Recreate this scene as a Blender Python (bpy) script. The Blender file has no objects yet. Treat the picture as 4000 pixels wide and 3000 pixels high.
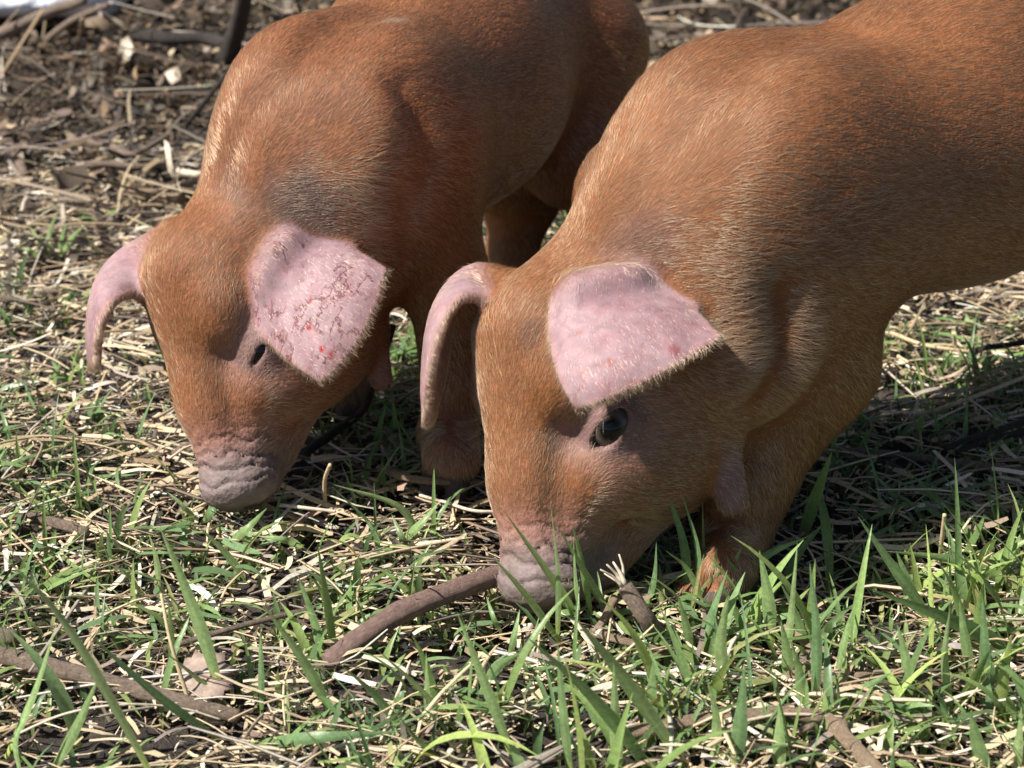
import bpy, math
import numpy as np
from mathutils import Vector

QUICK = 0            # 1: no fur, no litter (layout test)
rng = np.random.default_rng(7)
scene = bpy.context.scene
COL = scene.collection

# ------------------------------------------------------------------ camera
CAM_H, PITCH, HFOV = 0.52, math.radians(25.0), math.radians(30.0)
FPX = 2000.0 / math.tan(HFOV / 2)
cam_d = bpy.data.cameras.new('camera')
cam = bpy.data.objects.new('camera', cam_d); COL.objects.link(cam)
cam.location = (0, 0, CAM_H); cam.rotation_euler = (math.pi / 2 - PITCH, 0, 0)
cam_d.sensor_fit = 'HORIZONTAL'; cam_d.angle = HFOV
cam_d.clip_start = 0.01; cam_d.clip_end = 2000
cam_d.dof.use_dof = True; cam_d.dof.focus_distance = 0.99; cam_d.dof.aperture_fstop = 13.0
scene.camera = cam

# ------------------------------------------------------------------ sky and sun
SUN = np.array([-0.58, -0.215, 0.785]); SUN /= np.linalg.norm(SUN)
world = bpy.data.worlds.new('World'); scene.world = world; world.use_nodes = True
wn = world.node_tree.nodes; wl = world.node_tree.links
sky = wn.new('ShaderNodeTexSky'); sky.sky_type = 'NISHITA'; sky.sun_disc = False
sky.sun_elevation = math.asin(SUN[2]); sky.sun_rotation = math.atan2(SUN[0], SUN[1])
wl.new(sky.outputs[0], wn['Background'].inputs[0]); wn['Background'].inputs[1].default_value = 0.05
sun_d = bpy.data.lights.new('sun', 'SUN'); sun_d.energy = 5.0; sun_d.angle = math.radians(0.53)
sun_d.color = (1.0, 0.955, 0.89)
sun = bpy.data.objects.new('sun', sun_d); COL.objects.link(sun)
sun.rotation_euler = Vector(SUN.tolist()).to_track_quat('Z', 'Y').to_euler()
sun.location = (-3, -1, 4)
vs = scene.view_settings
vs.view_transform = 'Standard'; vs.look = 'None'; vs.exposure = 0.74; vs.gamma = 1; vs.use_curve_mapping = False
scene.cycles_curves.shape = 'RIBBONS'
scene.cycles_curves.subdivisions = 2
scene.cycles.max_bounces = 10
scene.cycles.transmission_bounces = 10
scene.cycles.transparent_max_bounces = 16

# ------------------------------------------------------------------ helpers
CP, SP = math.cos(PITCH), math.sin(PITCH)
def _ray(px, py):
    u = (px - 2000.0) / FPX; v = -(py - 1500.0) / FPX
    return np.array([u, CP + v * SP, -SP + v * CP])
def at(px, py, Y):
    r = _ray(px, py); t = Y / r[1]
    return np.array([r[0] * t, Y, CAM_H + r[2] * t])
def atz(px, py, Z=0.0):
    r = _ray(px, py); t = (Z - CAM_H) / r[2]
    return np.array([r[0] * t, r[1] * t, Z])
def nrm(v):
    v = np.asarray(v, float); return v / np.maximum(np.linalg.norm(v, axis=-1, keepdims=True), 1e-12)
def sstep(a, b, x):
    t = np.clip((x - a) / (b - a), 0, 1); return t * t * (3 - 2 * t)
def tag(o, label=None, cat=None, group=None, kind=None):
    if label: o['label'] = label
    if cat: o['category'] = cat
    if group: o['group'] = group
    if kind: o['kind'] = kind
    return o
def mesh_np(name, V, F, mat=None, smooth=True, attrs=None, parent=None):
    """V (n,3), F (m,k) uniform polygons"""
    V = np.ascontiguousarray(V, np.float32); F = np.ascontiguousarray(F, np.int32)
    me = bpy.data.meshes.new(name)
    m, k = F.shape
    me.vertices.add(len(V)); me.vertices.foreach_set('co', V.ravel())
    me.loops.add(m * k); me.loops.foreach_set('vertex_index', F.ravel())
    me.polygons.add(m); me.polygons.foreach_set('loop_start', np.arange(0, m * k, k, dtype=np.int32))
    me.update(calc_edges=True)
    me.polygons.foreach_set('use_smooth', np.full(m, smooth, bool))
    for an, av in (attrs or {}).items():
        av = np.asarray(av, np.float32)
        if av.ndim == 1:
            a = me.attributes.new(an, 'FLOAT', 'POINT'); a.data.foreach_set('value', av)
        else:
            if av.shape[1] == 3: av = np.concatenate([av, np.ones((len(av), 1), np.float32)], 1)
            a = me.attributes.new(an, 'FLOAT_COLOR', 'POINT'); a.data.foreach_set('color', np.ascontiguousarray(av).ravel())
    if mat: me.materials.append(mat)
    me.validate()
    o = bpy.data.objects.new(name, me); COL.objects.link(o)
    if parent is not None: o.parent = parent
    return o
# smooth value noise (numpy)
_perm = rng.random((64, 64, 64)).astype(np.float32)
def vnoise(P, s):
    Q = np.asarray(P) * s + 100.0
    i = np.floor(Q).astype(int); f = Q - i; f = f * f * (3 - 2 * f)
    out = 0
    for a in (0, 1):
        for b in (0, 1):
            for c in (0, 1):
                w = (f[:, 0] if a else 1 - f[:, 0]) * (f[:, 1] if b else 1 - f[:, 1]) * (f[:, 2] if c else 1 - f[:, 2])
                out = out + w * _perm[(i[:, 0] + a) % 64, (i[:, 1] + b) % 64, (i[:, 2] + c) % 64]
    return out

def catmull(P, n):
    P = np.asarray(P, float); P = np.concatenate([[2 * P[0] - P[1]], P, [2 * P[-1] - P[-2]]])
    out = []; segs = len(P) - 3
    for u in np.linspace(0, segs, n):
        i = min(int(u), segs - 1); t = u - i; a, b, c, d = P[i:i + 4]
        out.append(0.5 * (2 * b + (c - a) * t + (2 * a - 5 * b + 4 * c - d) * t * t + (3 * b - a - 3 * c + d) * t ** 3))
    return np.array(out)
class NT:
    """tiny node helper"""
    def __init__(s, name):
        s.m = bpy.data.materials.new(name); s.m.use_nodes = True
        s.n = s.m.node_tree.nodes; s.l = s.m.node_tree.links
        s.out = s.n['Material Output']; s.b = s.n['Principled BSDF']
    def add(s, t, **kw):
        n = s.n.new(t)
        for k, v in kw.items(): setattr(n, k, v)
        return n
    def link(s, a, b): s.l.new(a, b)
    def noise(s, scale, detail=4, rough=0.55, vec=None):
        n = s.add('ShaderNodeTexNoise'); n.inputs['Scale'].default_value = scale
        n.inputs['Detail'].default_value = detail; n.inputs['Roughness'].default_value = rough
        if vec is not None: s.link(vec, n.inputs['Vector'])
        return n
    def ramp(s, fac, stops):
        r = s.add('ShaderNodeValToRGB'); e = r.color_ramp.elements
        while len(e) < len(stops): e.new(0.5)
        for k, (p, c) in enumerate(stops):
            e[k].position = p; e[k].color = (*c, 1) if len(c) == 3 else c
        s.link(fac, r.inputs[0]); return r.outputs[0]
    def mix(s, fac, a, b, mode='MIX'):
        m = s.add('ShaderNodeMix', data_type='RGBA', blend_type=mode)
        for sock, v in ((m.inputs[0], fac), (m.inputs[6], a), (m.inputs[7], b)):
            if hasattr(v, 'links') or isinstance(v, bpy.types.NodeSocket): s.link(v, sock)
            elif isinstance(v, (int, float)): sock.default_value = v
            else: sock.default_value = (*v, 1)
        return m.outputs[2]
    def attr(s, name):
        return s.add('ShaderNodeAttribute', attribute_name=name)
    def bump(s, h, strength, dist):
        b = s.add('ShaderNodeBump'); b.inputs['Strength'].default_value = strength
        b.inputs['Distance'].default_value = dist; s.link(h, b.inputs['Height'])
        s.link(b.outputs[0], s.b.inputs['Normal']); return b
    def obj(s): return s.add('ShaderNodeTexCoord').outputs['Object']

# ------------------------------------------------------------------ ground
def soil_bare(x, y):
    """1 where the black soil lies open between the litter"""
    P = np.stack([x, y, np.zeros_like(x)], 1)
    m = sstep(0.66, 0.80, vnoise(P, 9.0) * 0.6 + vnoise(P + 5, 21.0) * 0.4)
    for (px, py, rx, ry) in ((330, 2890, .030, .022), (1560, 2640, .022, .030), (3420, 2450, .022, .03), (2240, 2960, .035, .02), (3420, 1560, .03, .03), (1900, 2600, .02, .03), (620, 2960, .02, .02)):
        c = atz(px, py); m = np.maximum(m, sstep(1.5, 0.6, np.hypot((x - c[0]) / rx, (y - c[1]) / ry) + 0.5 * (vnoise(P, 60) - 0.5)))
    return m
def ground_h(x, y):
    P = np.stack([x, y, np.zeros_like(x)], 1)
    h = 0.014 * (vnoise(P, 7) - 0.5) + 0.010 * (vnoise(P + 3, 24) - 0.5)
    back = sstep(1.35, 2.0, y)
    h = h + back * (0.05 * (vnoise(P + 9, 5) - 0.35) + 0.02 * (vnoise(P + 2, 16) - 0.5))
    return h - 0.006
def build_ground():
    gx = np.concatenate([[-300, -60, -15, -5, -2.6], np.arange(-1.5, 1.5001, 0.0085), [2.6, 5, 15, 60, 300]])
    gy = np.concatenate([[-60, -10, -2, -0.4], np.arange(0.30, 1.5, 0.0062), np.arange(1.5, 3.6, 0.012), [4.5, 7, 15, 60, 600]])
    X, Y = np.meshgrid(gx, gy); x, y = X.ravel(), Y.ravel()
    P = np.stack([x, y, np.zeros_like(x)], 1)
    b = soil_bare(x, y)
    z = ground_h(x, y)
    z += (0.25 + 0.75 * b) * (0.011 * (np.abs(vnoise(P + 1, 62) - 0.5) * 2) + 0.006 * (vnoise(P, 130) - 0.5)) - 0.004
    nx, ny = len(gx), len(gy); i = np.arange(ny - 1)[:, None] * nx + np.arange(nx - 1)[None]
    F = np.stack([i, i + 1, i + nx + 1, i + nx], 2).reshape(-1, 4)
    t = NT('soil'); o = t.obj()
    n1 = t.noise(60, 6, 0.65, o); n2 = t.noise(450, 4, 0.7, o)
    c1 = t.ramp(n1.outputs[0], [(0.3, (0.020, 0.016, 0.014)), (0.55, (0.045, 0.036, 0.030)), (0.8, (0.10, 0.08, 0.062))])
    c2 = t.ramp(n2.outputs[0], [(0.3, (0.6, 0.6, 0.6)), (0.7, (1.35, 1.3, 1.25))])
    t.link(t.mix(1.0, c1, c2, 'MULTIPLY'), t.b.inputs['Base Color']); t.b.inputs['Roughness'].default_value = 0.9
    t.bump(n2.outputs[0], 0.9, 0.003)
    g = mesh_np('ground', np.stack([x, y, z], 1), F, t.m, True)
    g['kind'] = 'structure'; g['label'] = 'dark crumbly soil under the straw and grass'
    return g
GND = build_ground()

def fibre_material(name, rough, trans, fib=900.0):
    """dry or green plant fibre: colour from the piece, streaks along it"""
    t = NT(name); c = t.attr('Col'); o = t.obj()
    n = t.noise(fib, 3, 0.6, o)
    mul = t.ramp(n.outputs[0], [(0.25, (0.70, 0.70, 0.68)), (0.7, (1.14, 1.13, 1.12))])
    col = t.mix(1.0, c.outputs['Color'], mul, 'MULTIPLY')
    t.link(col, t.b.inputs['Base Color']); t.b.inputs['Roughness'].default_value = rough
    t.b.inputs['Specular IOR Level'].default_value = 0.4
    t.bump(n.outputs[0], 0.35, 0.0005)
    if trans > 0:
        tr = t.add('ShaderNodeBsdfTranslucent'); t.link(col, tr.inputs[0])
        mx = t.add('ShaderNodeMixShader'); mx.inputs[0].default_value = trans
        t.link(t.b.outputs[0], mx.inputs[1]); t.link(tr.outputs[0], mx.inputs[2]); t.link(mx.outputs[0], t.out.inputs['Surface'])
    return t.m
M_DRY = fibre_material('dry_straw', 0.62, 0.12, 700)
M_GRASS = fibre_material('green_grass', 0.36, 0.38, 500)

def scatter(n, y0=0.50, y1=2.7, power=1.0):
    y = y0 + (y1 - y0) * rng.random(int(n * 2.4)) ** power
    x = rng.uniform(-1, 1, len(y)) * (0.46 * y1 + 0.27)
    k = np.abs(x) < 0.46 * y + 0.27
    return x[k][:n], y[k][:n]
def strips(x, y, z, ang, tilt, roll, length, width, bend, cols, nseg=2, name='strips', mat=None, wprof=None, curl=None):
    """n bent flat strips, all in one mesh"""
    n = len(x); t = np.linspace(-0.5, 0.5, nseg + 1)
    T = np.stack([np.cos(ang) * np.cos(tilt), np.sin(ang) * np.cos(tilt), np.sin(tilt)], 1)
    B0 = np.stack([-np.sin(ang), np.cos(ang), np.zeros(n)], 1); N0 = np.cross(T, B0)
    B = B0 * np.cos(roll)[:, None] + N0 * np.sin(roll)[:, None]; Nn = np.cross(T, B)
    C = np.stack([x, y, z], 1)
    side = rng.normal(0, 0.18, n) if curl is None else curl
    P = C[:, None] + T[:, None] * (length[:, None] * t)[..., None] - Nn[:, None] * ((bend * length)[:, None] * (t ** 2 * 4))[..., None] * 0.5 + B[:, None] * ((side * length)[:, None] * (t ** 2))[..., None]
    wp = np.ones(nseg + 1) if wprof is None else np.asarray(wprof)
    W = (width[:, None] * wp * 0.5)[..., None] * B[:, None]
    V = np.stack([P - W, P + W], 2).reshape(-1, 3)
    m = 2 * (nseg + 1); base = (np.arange(n) * m)[:, None, None]
    s = np.arange(nseg)[None, :, None] * 2; F = (base + s + np.array([0, 1, 3, 2])[None, None]).reshape(-1, 4)
    o = mesh_np(name, V, F, mat, True, {'Col': np.repeat(cols, m, 0)})
    return o
PAL = np.array([[0.74, 0.61, 0.42], [0.66, 0.52, 0.34], [0.54, 0.40, 0.25], [0.38, 0.28, 0.19], [0.33, 0.27, 0.22], [0.17, 0.125, 0.095], [0.80, 0.73, 0.60], [0.58, 0.51, 0.42]])
def straw_cols(n, w):
    c = PAL[rng.choice(len(PAL), n, p=np.array(w) / np.sum(w))]
    return np.clip(c * rng.normal(1, 0.14, (n, 1)) * rng.normal(1, 0.03, (n, 3)), 0.02, 0.9)
def keep_litter(x, y, soft=1.0):
    return rng.random(len(x)) > 0.85 * soft * soil_bare(x, y)

def build_litter():
    # short chaff
    x, y = scatter(196000); k = keep_litter(x, y); x, y = x[k], y[k]; n = len(x)
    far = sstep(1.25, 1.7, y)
    k = rng.random(n) > 0.35 * sstep(1.3, 1.7, y); x, y = x[k], y[k]; n = len(x); far = far[k]
    ln = np.clip(rng.lognormal(math.log(0.0085), 0.55, n), 0.003, 0.032) * (1 + 0.35 * far)
    wd = np.clip(rng.lognormal(math.log(0.0014), 0.5, n), 0.0005, 0.005) * (1 + 0.35 * far)
    z = ground_h(x, y) + 0.004 + 0.009 * rng.random(n) ** 1.5 + 0.012 * far * rng.random(n)
    ang = rng.normal(0.0, 0.9, n); tilt = rng.normal(0, 0.30, n); roll = rng.normal(0, 0.5, n)
    cols = straw_cols(n, [5, 5, 4, 3, 2, 2, 1.6, 2])
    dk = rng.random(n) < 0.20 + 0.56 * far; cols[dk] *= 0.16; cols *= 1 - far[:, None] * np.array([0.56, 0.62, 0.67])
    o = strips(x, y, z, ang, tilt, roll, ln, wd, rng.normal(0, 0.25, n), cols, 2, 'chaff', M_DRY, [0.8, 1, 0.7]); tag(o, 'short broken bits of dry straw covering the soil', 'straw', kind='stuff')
    # long straws, little three-sided tubes
    x, y = scatter(10500); k = keep_litter(x, y, 0.6); x, y = x[k], y[k]; n = len(x)
    ln = np.clip(rng.lognormal(math.log(0.046), 0.5, n), 0.018, 0.16); r = np.clip(rng.lognormal(math.log(0.0007), 0.35, n), 0.0004, 0.0017)
    z = ground_h(x, y) + 0.010 + 0.010 * rng.random(n)
    ang = rng.normal(0.1, 0.8, n); tilt = rng.normal(0, 0.10, n)
    up = rng.random(n) < 0.03; tilt[up] = rng.uniform(0.4, 1.2, up.sum()); ln[up] *= 0.6
    T = np.stack([np.cos(ang) * np.cos(tilt), np.sin(ang) * np.cos(tilt), np.sin(tilt)], 1)
    B = np.stack([-np.sin(ang), np.cos(ang), np.zeros(n)], 1); Nn = np.cross(T, B)
    ns = 5; t = np.linspace(-0.5, 0.5, ns); bend = rng.normal(0, 0.06, n); kink = rng.normal(0, 0.08, n) * (rng.random(n) < 0.5); kp = rng.uniform(-0.3, 0.3, n)
    Pc = np.stack([x, y, z], 1)[:, None] + T[:, None] * (ln[:, None] * t)[..., None] + B[:, None] * ((bend * ln)[:, None] * t ** 2 * 2 + (kink * ln)[:, None] * 2 * np.abs(t[None] - kp[:, None]))[..., None] - Nn[:, None] * ((np.abs(rng.normal(0, 0.04, n)) * ln)[:, None] * t ** 2 * 4)[..., None]
    a = np.arange(3) * 2 * math.pi / 3 + 0.5
    ring = B[:, None, None] * np.cos(a)[None, None, :, None] + Nn[:, None, None] * np.sin(a)[None, None, :, None]
    V = (Pc[:, :, None] + ring * (r[:, None] * np.array([0.8, 1, 1.05, 1, 0.75]))[..., None, None]).reshape(-1, 3)
    m = ns * 3; s = np.arange(ns - 1)[:, None] * 3; c0 = np.arange(3)[None]; c1 = (c0 + 1) % 3
    q = np.stack([s + c0, s + c1, s + 3 + c1, s + 3 + c0], 2).reshape(-1, 4)
    F = ((np.arange(n) * m)[:, None, None] + q[None]).reshape(-1, 4)
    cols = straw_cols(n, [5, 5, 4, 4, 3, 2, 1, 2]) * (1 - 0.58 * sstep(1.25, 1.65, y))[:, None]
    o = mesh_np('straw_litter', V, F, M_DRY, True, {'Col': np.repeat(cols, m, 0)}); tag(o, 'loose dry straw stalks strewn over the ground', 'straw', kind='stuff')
    # flattened split straws, nearer the camera
    x, y = scatter(5000, 0.5, 1.6); k = keep_litter(x, y, 0.7); x, y = x[k], y[k]; n = len(x)
    o = strips(x, y, ground_h(x, y) + 0.012 + 0.006 * rng.random(n), rng.normal(0.05, 0.75, n), rng.normal(0, 0.13, n), rng.normal(0, 0.45, n), np.clip(rng.lognormal(math.log(0.024), 0.4, n), 0.01, 0.06), np.clip(rng.lognormal(math.log(0.0022), 0.35, n), 0.001, 0.005), rng.normal(0.06, 0.12, n), straw_cols(n, [6, 5, 3.5, 2.5, 2, 1, 3, 2]), 3, 'split_straw', M_DRY, [0.85, 1, 0.95, 0.6], curl=rng.normal(0, 0.25, n)); tag(o, 'flattened split straws lying among the grass', 'straw', kind='stuff')
    # fine dark twigs in the mulch
    x, y = scatter(2000, 1.2, 2.8); n = len(x)
    o = strips(x, y, ground_h(x, y) + 0.018 + 0.02 * rng.random(n), rng.uniform(0, 6.28, n), rng.normal(0, 0.25, n), rng.normal(0, 0.6, n), rng.uniform(0.04, 0.16, n), rng.uniform(0.0016, 0.0042, n), rng.normal(0.05, 0.1, n), straw_cols(n, [1, 1, 2, 3, 4, 8, 1, 2]) * 0.75, 5, 'twig_litter', M_DRY, [0.9, 1, 0.9, 0.9, 0.8, 0.5]); tag(o, 'fine dark twigs and stems tangled in the mulch behind', 'twigs', kind='stuff')
    # torn leaf scraps, mostly in the mulch behind
    x, y = scatter(17500, 0.5, 2.8, 0.75); n0 = len(x); keep = rng.random(n0) < 0.02 + 0.98 * sstep(1.3, 1.7, y); x, y = x[keep], y[keep]; n = len(x)
    far = sstep(1.25, 1.7, y)
    ln = np.clip(rng.lognormal(math.log(0.013), 0.5, n), 0.005, 0.04); wd = ln * rng.uniform(0.2, 0.6, n)
    z = ground_h(x, y) + 0.010 + 0.018 * rng.random(n)
    cols = straw_cols(n, [1.5, 2, 3, 4, 5, 12, 0.8, 2]) * 0.55 * np.array([1.0, 0.94, 0.88])
    o = strips(x, y, z, rng.uniform(0, 6.28, n), rng.normal(0, 0.45, n), rng.normal(0, 0.6, n), ln, wd, rng.normal(0.25, 0.5, n), cols, 4, 'leaf_litter', M_DRY, [0.45, 1.0, 0.7, 0.9, 0.3]); tag(o, 'torn dead leaves and husks in the mulch behind the piglets', 'leaf litter', kind='stuff')
def grass_cols(n):
    base = np.array([[0.21, 0.33, 0.115], [0.16, 0.265, 0.11], [0.28, 0.38, 0.13], [0.19, 0.30, 0.14], [0.36, 0.38, 0.16]])
    return np.clip(base[rng.choice(5, n, p=[.34, .26, .2, .14, .06])] * rng.normal(1, 0.14, (n, 1)), 0.01, 0.8)
def blades_mesh(name, base, dirv, ln, wd, lean, cols, nseg=6, parent=None):
    """arched grass blades: base (n,3), dirv horizontal heading, lean 0 upright .. 1 arched over"""
    n = len(base); t = np.linspace(0, 1, nseg + 1)
    th = (lean * 1.35)[:, None] * t[None] ** 0.9 + rng.normal(0.12, 0.10, n)[:, None]
    st = np.cumsum(np.concatenate([np.zeros((n, 1)), np.sin(th[:, :-1])], 1), 1) / nseg; ct = np.cumsum(np.concatenate([np.zeros((n, 1)), np.cos(th[:, :-1])], 1), 1) / nseg
    P = base[:, None] + ln[:, None, None] * (dirv[:, None] * st[..., None] + np.array([0, 0, 1.0]) * ct[..., None])
    sidev = np.stack([-dirv[:, 1], dirv[:, 0], np.zeros(n)], 1); tw = rng.normal(0, 0.5, n)
    nv_ = np.cross(sidev, [0, 0, 1.0])
    side = sidev * np.cos(tw)[:, None] + nv_ * np.sin(tw)[:, None]
    wp = np.minimum(0.55 + 1.3 * t, 1.0) * np.clip((1 - t) / 0.55, 0, 1) ** 0.75; wp[-1] = 0.03
    keel = np.cross(side, np.gradient(P, axis=1).mean(1)); keel = nrm(keel)
    W = (wd[:, None] * wp * 0.5)[..., None] * side[:, None]; K = keel[:, None] * (wd[:, None] * wp * 0.16)[..., None]
    V = np.stack([P - W, P + K, P + W], 2).reshape(-1, 3); m = 3 * (nseg + 1)
    s = np.arange(nseg)[:, None] * 3; q = np.concatenate([s + np.array([0, 1, 4, 3]), s + np.array([1, 2, 5, 4])])
    F = ((np.arange(n) * m)[:, None, None] + q[None]).reshape(-1, 4)
    yel = np.tile(np.array([1.5, 1.25, 0.9]), (n, nseg + 1, 3, 1)); w = (1 - sstep(0.0, 0.25, t))[None, :, None, None]
    C = np.repeat(np.repeat(cols[:, None, None], nseg + 1, 1), 3, 2); C = C * (1 - w) + C * yel * w
    return mesh_np(name, V, F, M_GRASS, True, {'Col': C.reshape(-1, 3)}, parent=parent)
def grass_weight(x, y):
    P = np.stack([x, y, np.zeros_like(x)], 1)
    w = sstep(0.34, 0.62, 0.55 * vnoise(P + 11, 12) + 0.45 * vnoise(P + 4, 34))
    w = w * (1 - sstep(1.22, 1.55, y + 0.10 * (x < -0.2)))
    return w * (1 - 0.75 * soil_bare(x, y))
def build_grass():
    x, y = scatter(31000, 0.5, 1.75); k = rng.random(len(x)) < 0.9 * grass_weight(x, y); x, y = x[k], y[k]; n = len(x)
    # short grazed blades and scraps
    a = rng.uniform(0, 6.283, n); ln = np.clip(rng.lognormal(math.log(0.024), 0.42, n), 0.008, 0.065)
    big = sstep(0.80, 0.60, y) * sstep(-0.05, 0.12, x) ; ln *= 1 + 0.6 * big * rng.random(n)
    wd = np.clip(rng.lognormal(math.log(0.0026), 0.4, n), 0.001, 0.0055)
    base = np.stack([x, y, ground_h(x, y) - 0.002], 1)
    o = blades_mesh('grass', base, np.stack([np.cos(a), np.sin(a), 0 * a], 1), ln, wd, np.clip(rng.normal(0.85, 0.35, n), 0.05, 1.4), grass_cols(n), 5)
    tag(o, 'short green grass sprouting through the straw', 'grass', kind='stuff')
    # taller blades in the foreground
    x, y = scatter(7800, 0.52, 0.98); Pq = np.stack([x, y, 0 * x], 1)
    w = (0.07 + 0.42 * sstep(-0.05, 0.08, x)) * sstep(0.95, 0.80, y) * sstep(0.42, 0.62, vnoise(Pq + 6, 26)) * (1 - 0.7 * soil_bare(x, y))
    k = (rng.random(len(x)) < w) & ~((np.abs(x - 0.02) < 0.07) & (y > 0.76) & (y < 0.93)); x, y = x[k], y[k]; n = len(x)
    a = rng.uniform(0, 6.283, n)
    o = blades_mesh('tall_grass', np.stack([x, y, ground_h(x, y) - 0.003], 1), np.stack([np.cos(a), np.sin(a), 0 * a], 1), np.clip(rng.lognormal(math.log(0.054), 0.28, n), 0.025, 0.095), np.clip(rng.lognormal(math.log(0.0050), 0.28, n), 0.0024, 0.0075), np.clip(rng.normal(0.75, 0.4, n), 0.05, 1.4), grass_cols(n) * np.array([1.4, 1.3, 1.2]), 8)
    tag(o, 'taller green grass in the right foreground', 'grass', kind='stuff')
    # blades lying flat
    x, y = scatter(8400, 0.5, 1.6); k = rng.random(len(x)) < 0.8 * grass_weight(x, y); x, y = x[k], y[k]; n = len(x)
    o = strips(x, y, ground_h(x, y) + 0.014 + 0.006 * rng.random(n), rng.normal(0, 0.9, n), rng.normal(0.1, 0.22, n), rng.normal(0, 0.4, n), np.clip(rng.lognormal(math.log(0.026), 0.4, n), 0.01, 0.06), np.clip(rng.lognormal(math.log(0.0026), 0.35, n), 0.001, 0.005), rng.normal(0.15, 0.2, n), grass_cols(n), 4, 'fallen_grass', M_GRASS, [0.7, 1, 0.9, 0.6, 0.05])
    tag(o, 'cut green grass blades lying flat on the straw', 'grass', kind='stuff')
if not QUICK:
    build_litter(); build_grass()

# ------------------------------------------------------------------ signed-distance sculpting
def rcone(a, b, ra, rb):
    a = np.asarray(a, float); b = np.asarray(b, float); ba = b - a; L2 = max(ba @ ba, 1e-12)
    def f(P):
        t = np.clip((P - a) @ ba / L2, 0, 1)
        return np.linalg.norm(P - a - t[:, None] * ba, axis=1) - (ra + t * (rb - ra))
    c = (a + b) / 2; R = math.sqrt(L2) / 2 + max(ra, rb)
    return f, c, R
def ell(c, axes, r):
    c = np.asarray(c, float); A = np.asarray(axes, float); r = np.asarray(r, float)
    def f(P):
        q = (P - c) @ A.T
        k0 = np.linalg.norm(q / r, axis=1); k1 = np.linalg.norm(q / (r * r), axis=1)
        return k0 * (k0 - 1) / np.maximum(k1, 1e-9)
    return f, c, float(r.max())
def lag(P4, t):
    """cubic Lagrange through four points at 0,1/3,2/3,1"""
    P4 = np.asarray(P4, float); n = np.array([0, 1 / 3, 2 / 3, 1]); out = 0
    for i in range(4):
        w = np.ones_like(t)
        for j in range(4):
            if j != i: w = w * (t - n[j]) / (n[i] - n[j])
        out = out + w[..., None] * P4[i]
    return out
def patch_grid(G, N=36):
    """G 4x4x3 -> N x N x3 interpolating tensor patch"""
    t = np.linspace(0, 1, N)
    rows = np.stack([lag(G[i], t) for i in range(4)])          # 4,N,3
    return np.stack([lag(rows[:, k], t) for k in range(N)], 1)  # N,N,3
def coons(base, outer, left, right, bulge, N=36):
    t = np.linspace(0, 1, N)
    b, o, l, r = (lag(x, t) for x in (base, outer, left, right))
    S, T = np.meshgrid(t, t)                                    # T rows (base->outer), S columns
    Cx = (1 - T)[..., None] * b[None] + T[..., None] * o[None]
    Dx = (1 - S)[..., None] * l[:, None] + S[..., None] * r[:, None]
    Bx = ((1 - S) * (1 - T))[..., None] * b[0] + (S * (1 - T))[..., None] * b[-1] + ((1 - S) * T)[..., None] * o[0] + (S * T)[..., None] * o[-1]
    X = Cx + Dx - Bx
    w = (16 * S * (1 - S) * T * (1 - T))[..., None]
    fold = (np.exp(-((T - 0.16) / 0.13) ** 2) * sstep(0.0, 0.25, S) * sstep(1.0, 0.7, S) * sstep(0.0, 0.06, T))[..., None]
    return X + w * np.asarray(bulge) + fold * np.array([0.0, -0.007, 0.009])
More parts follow.
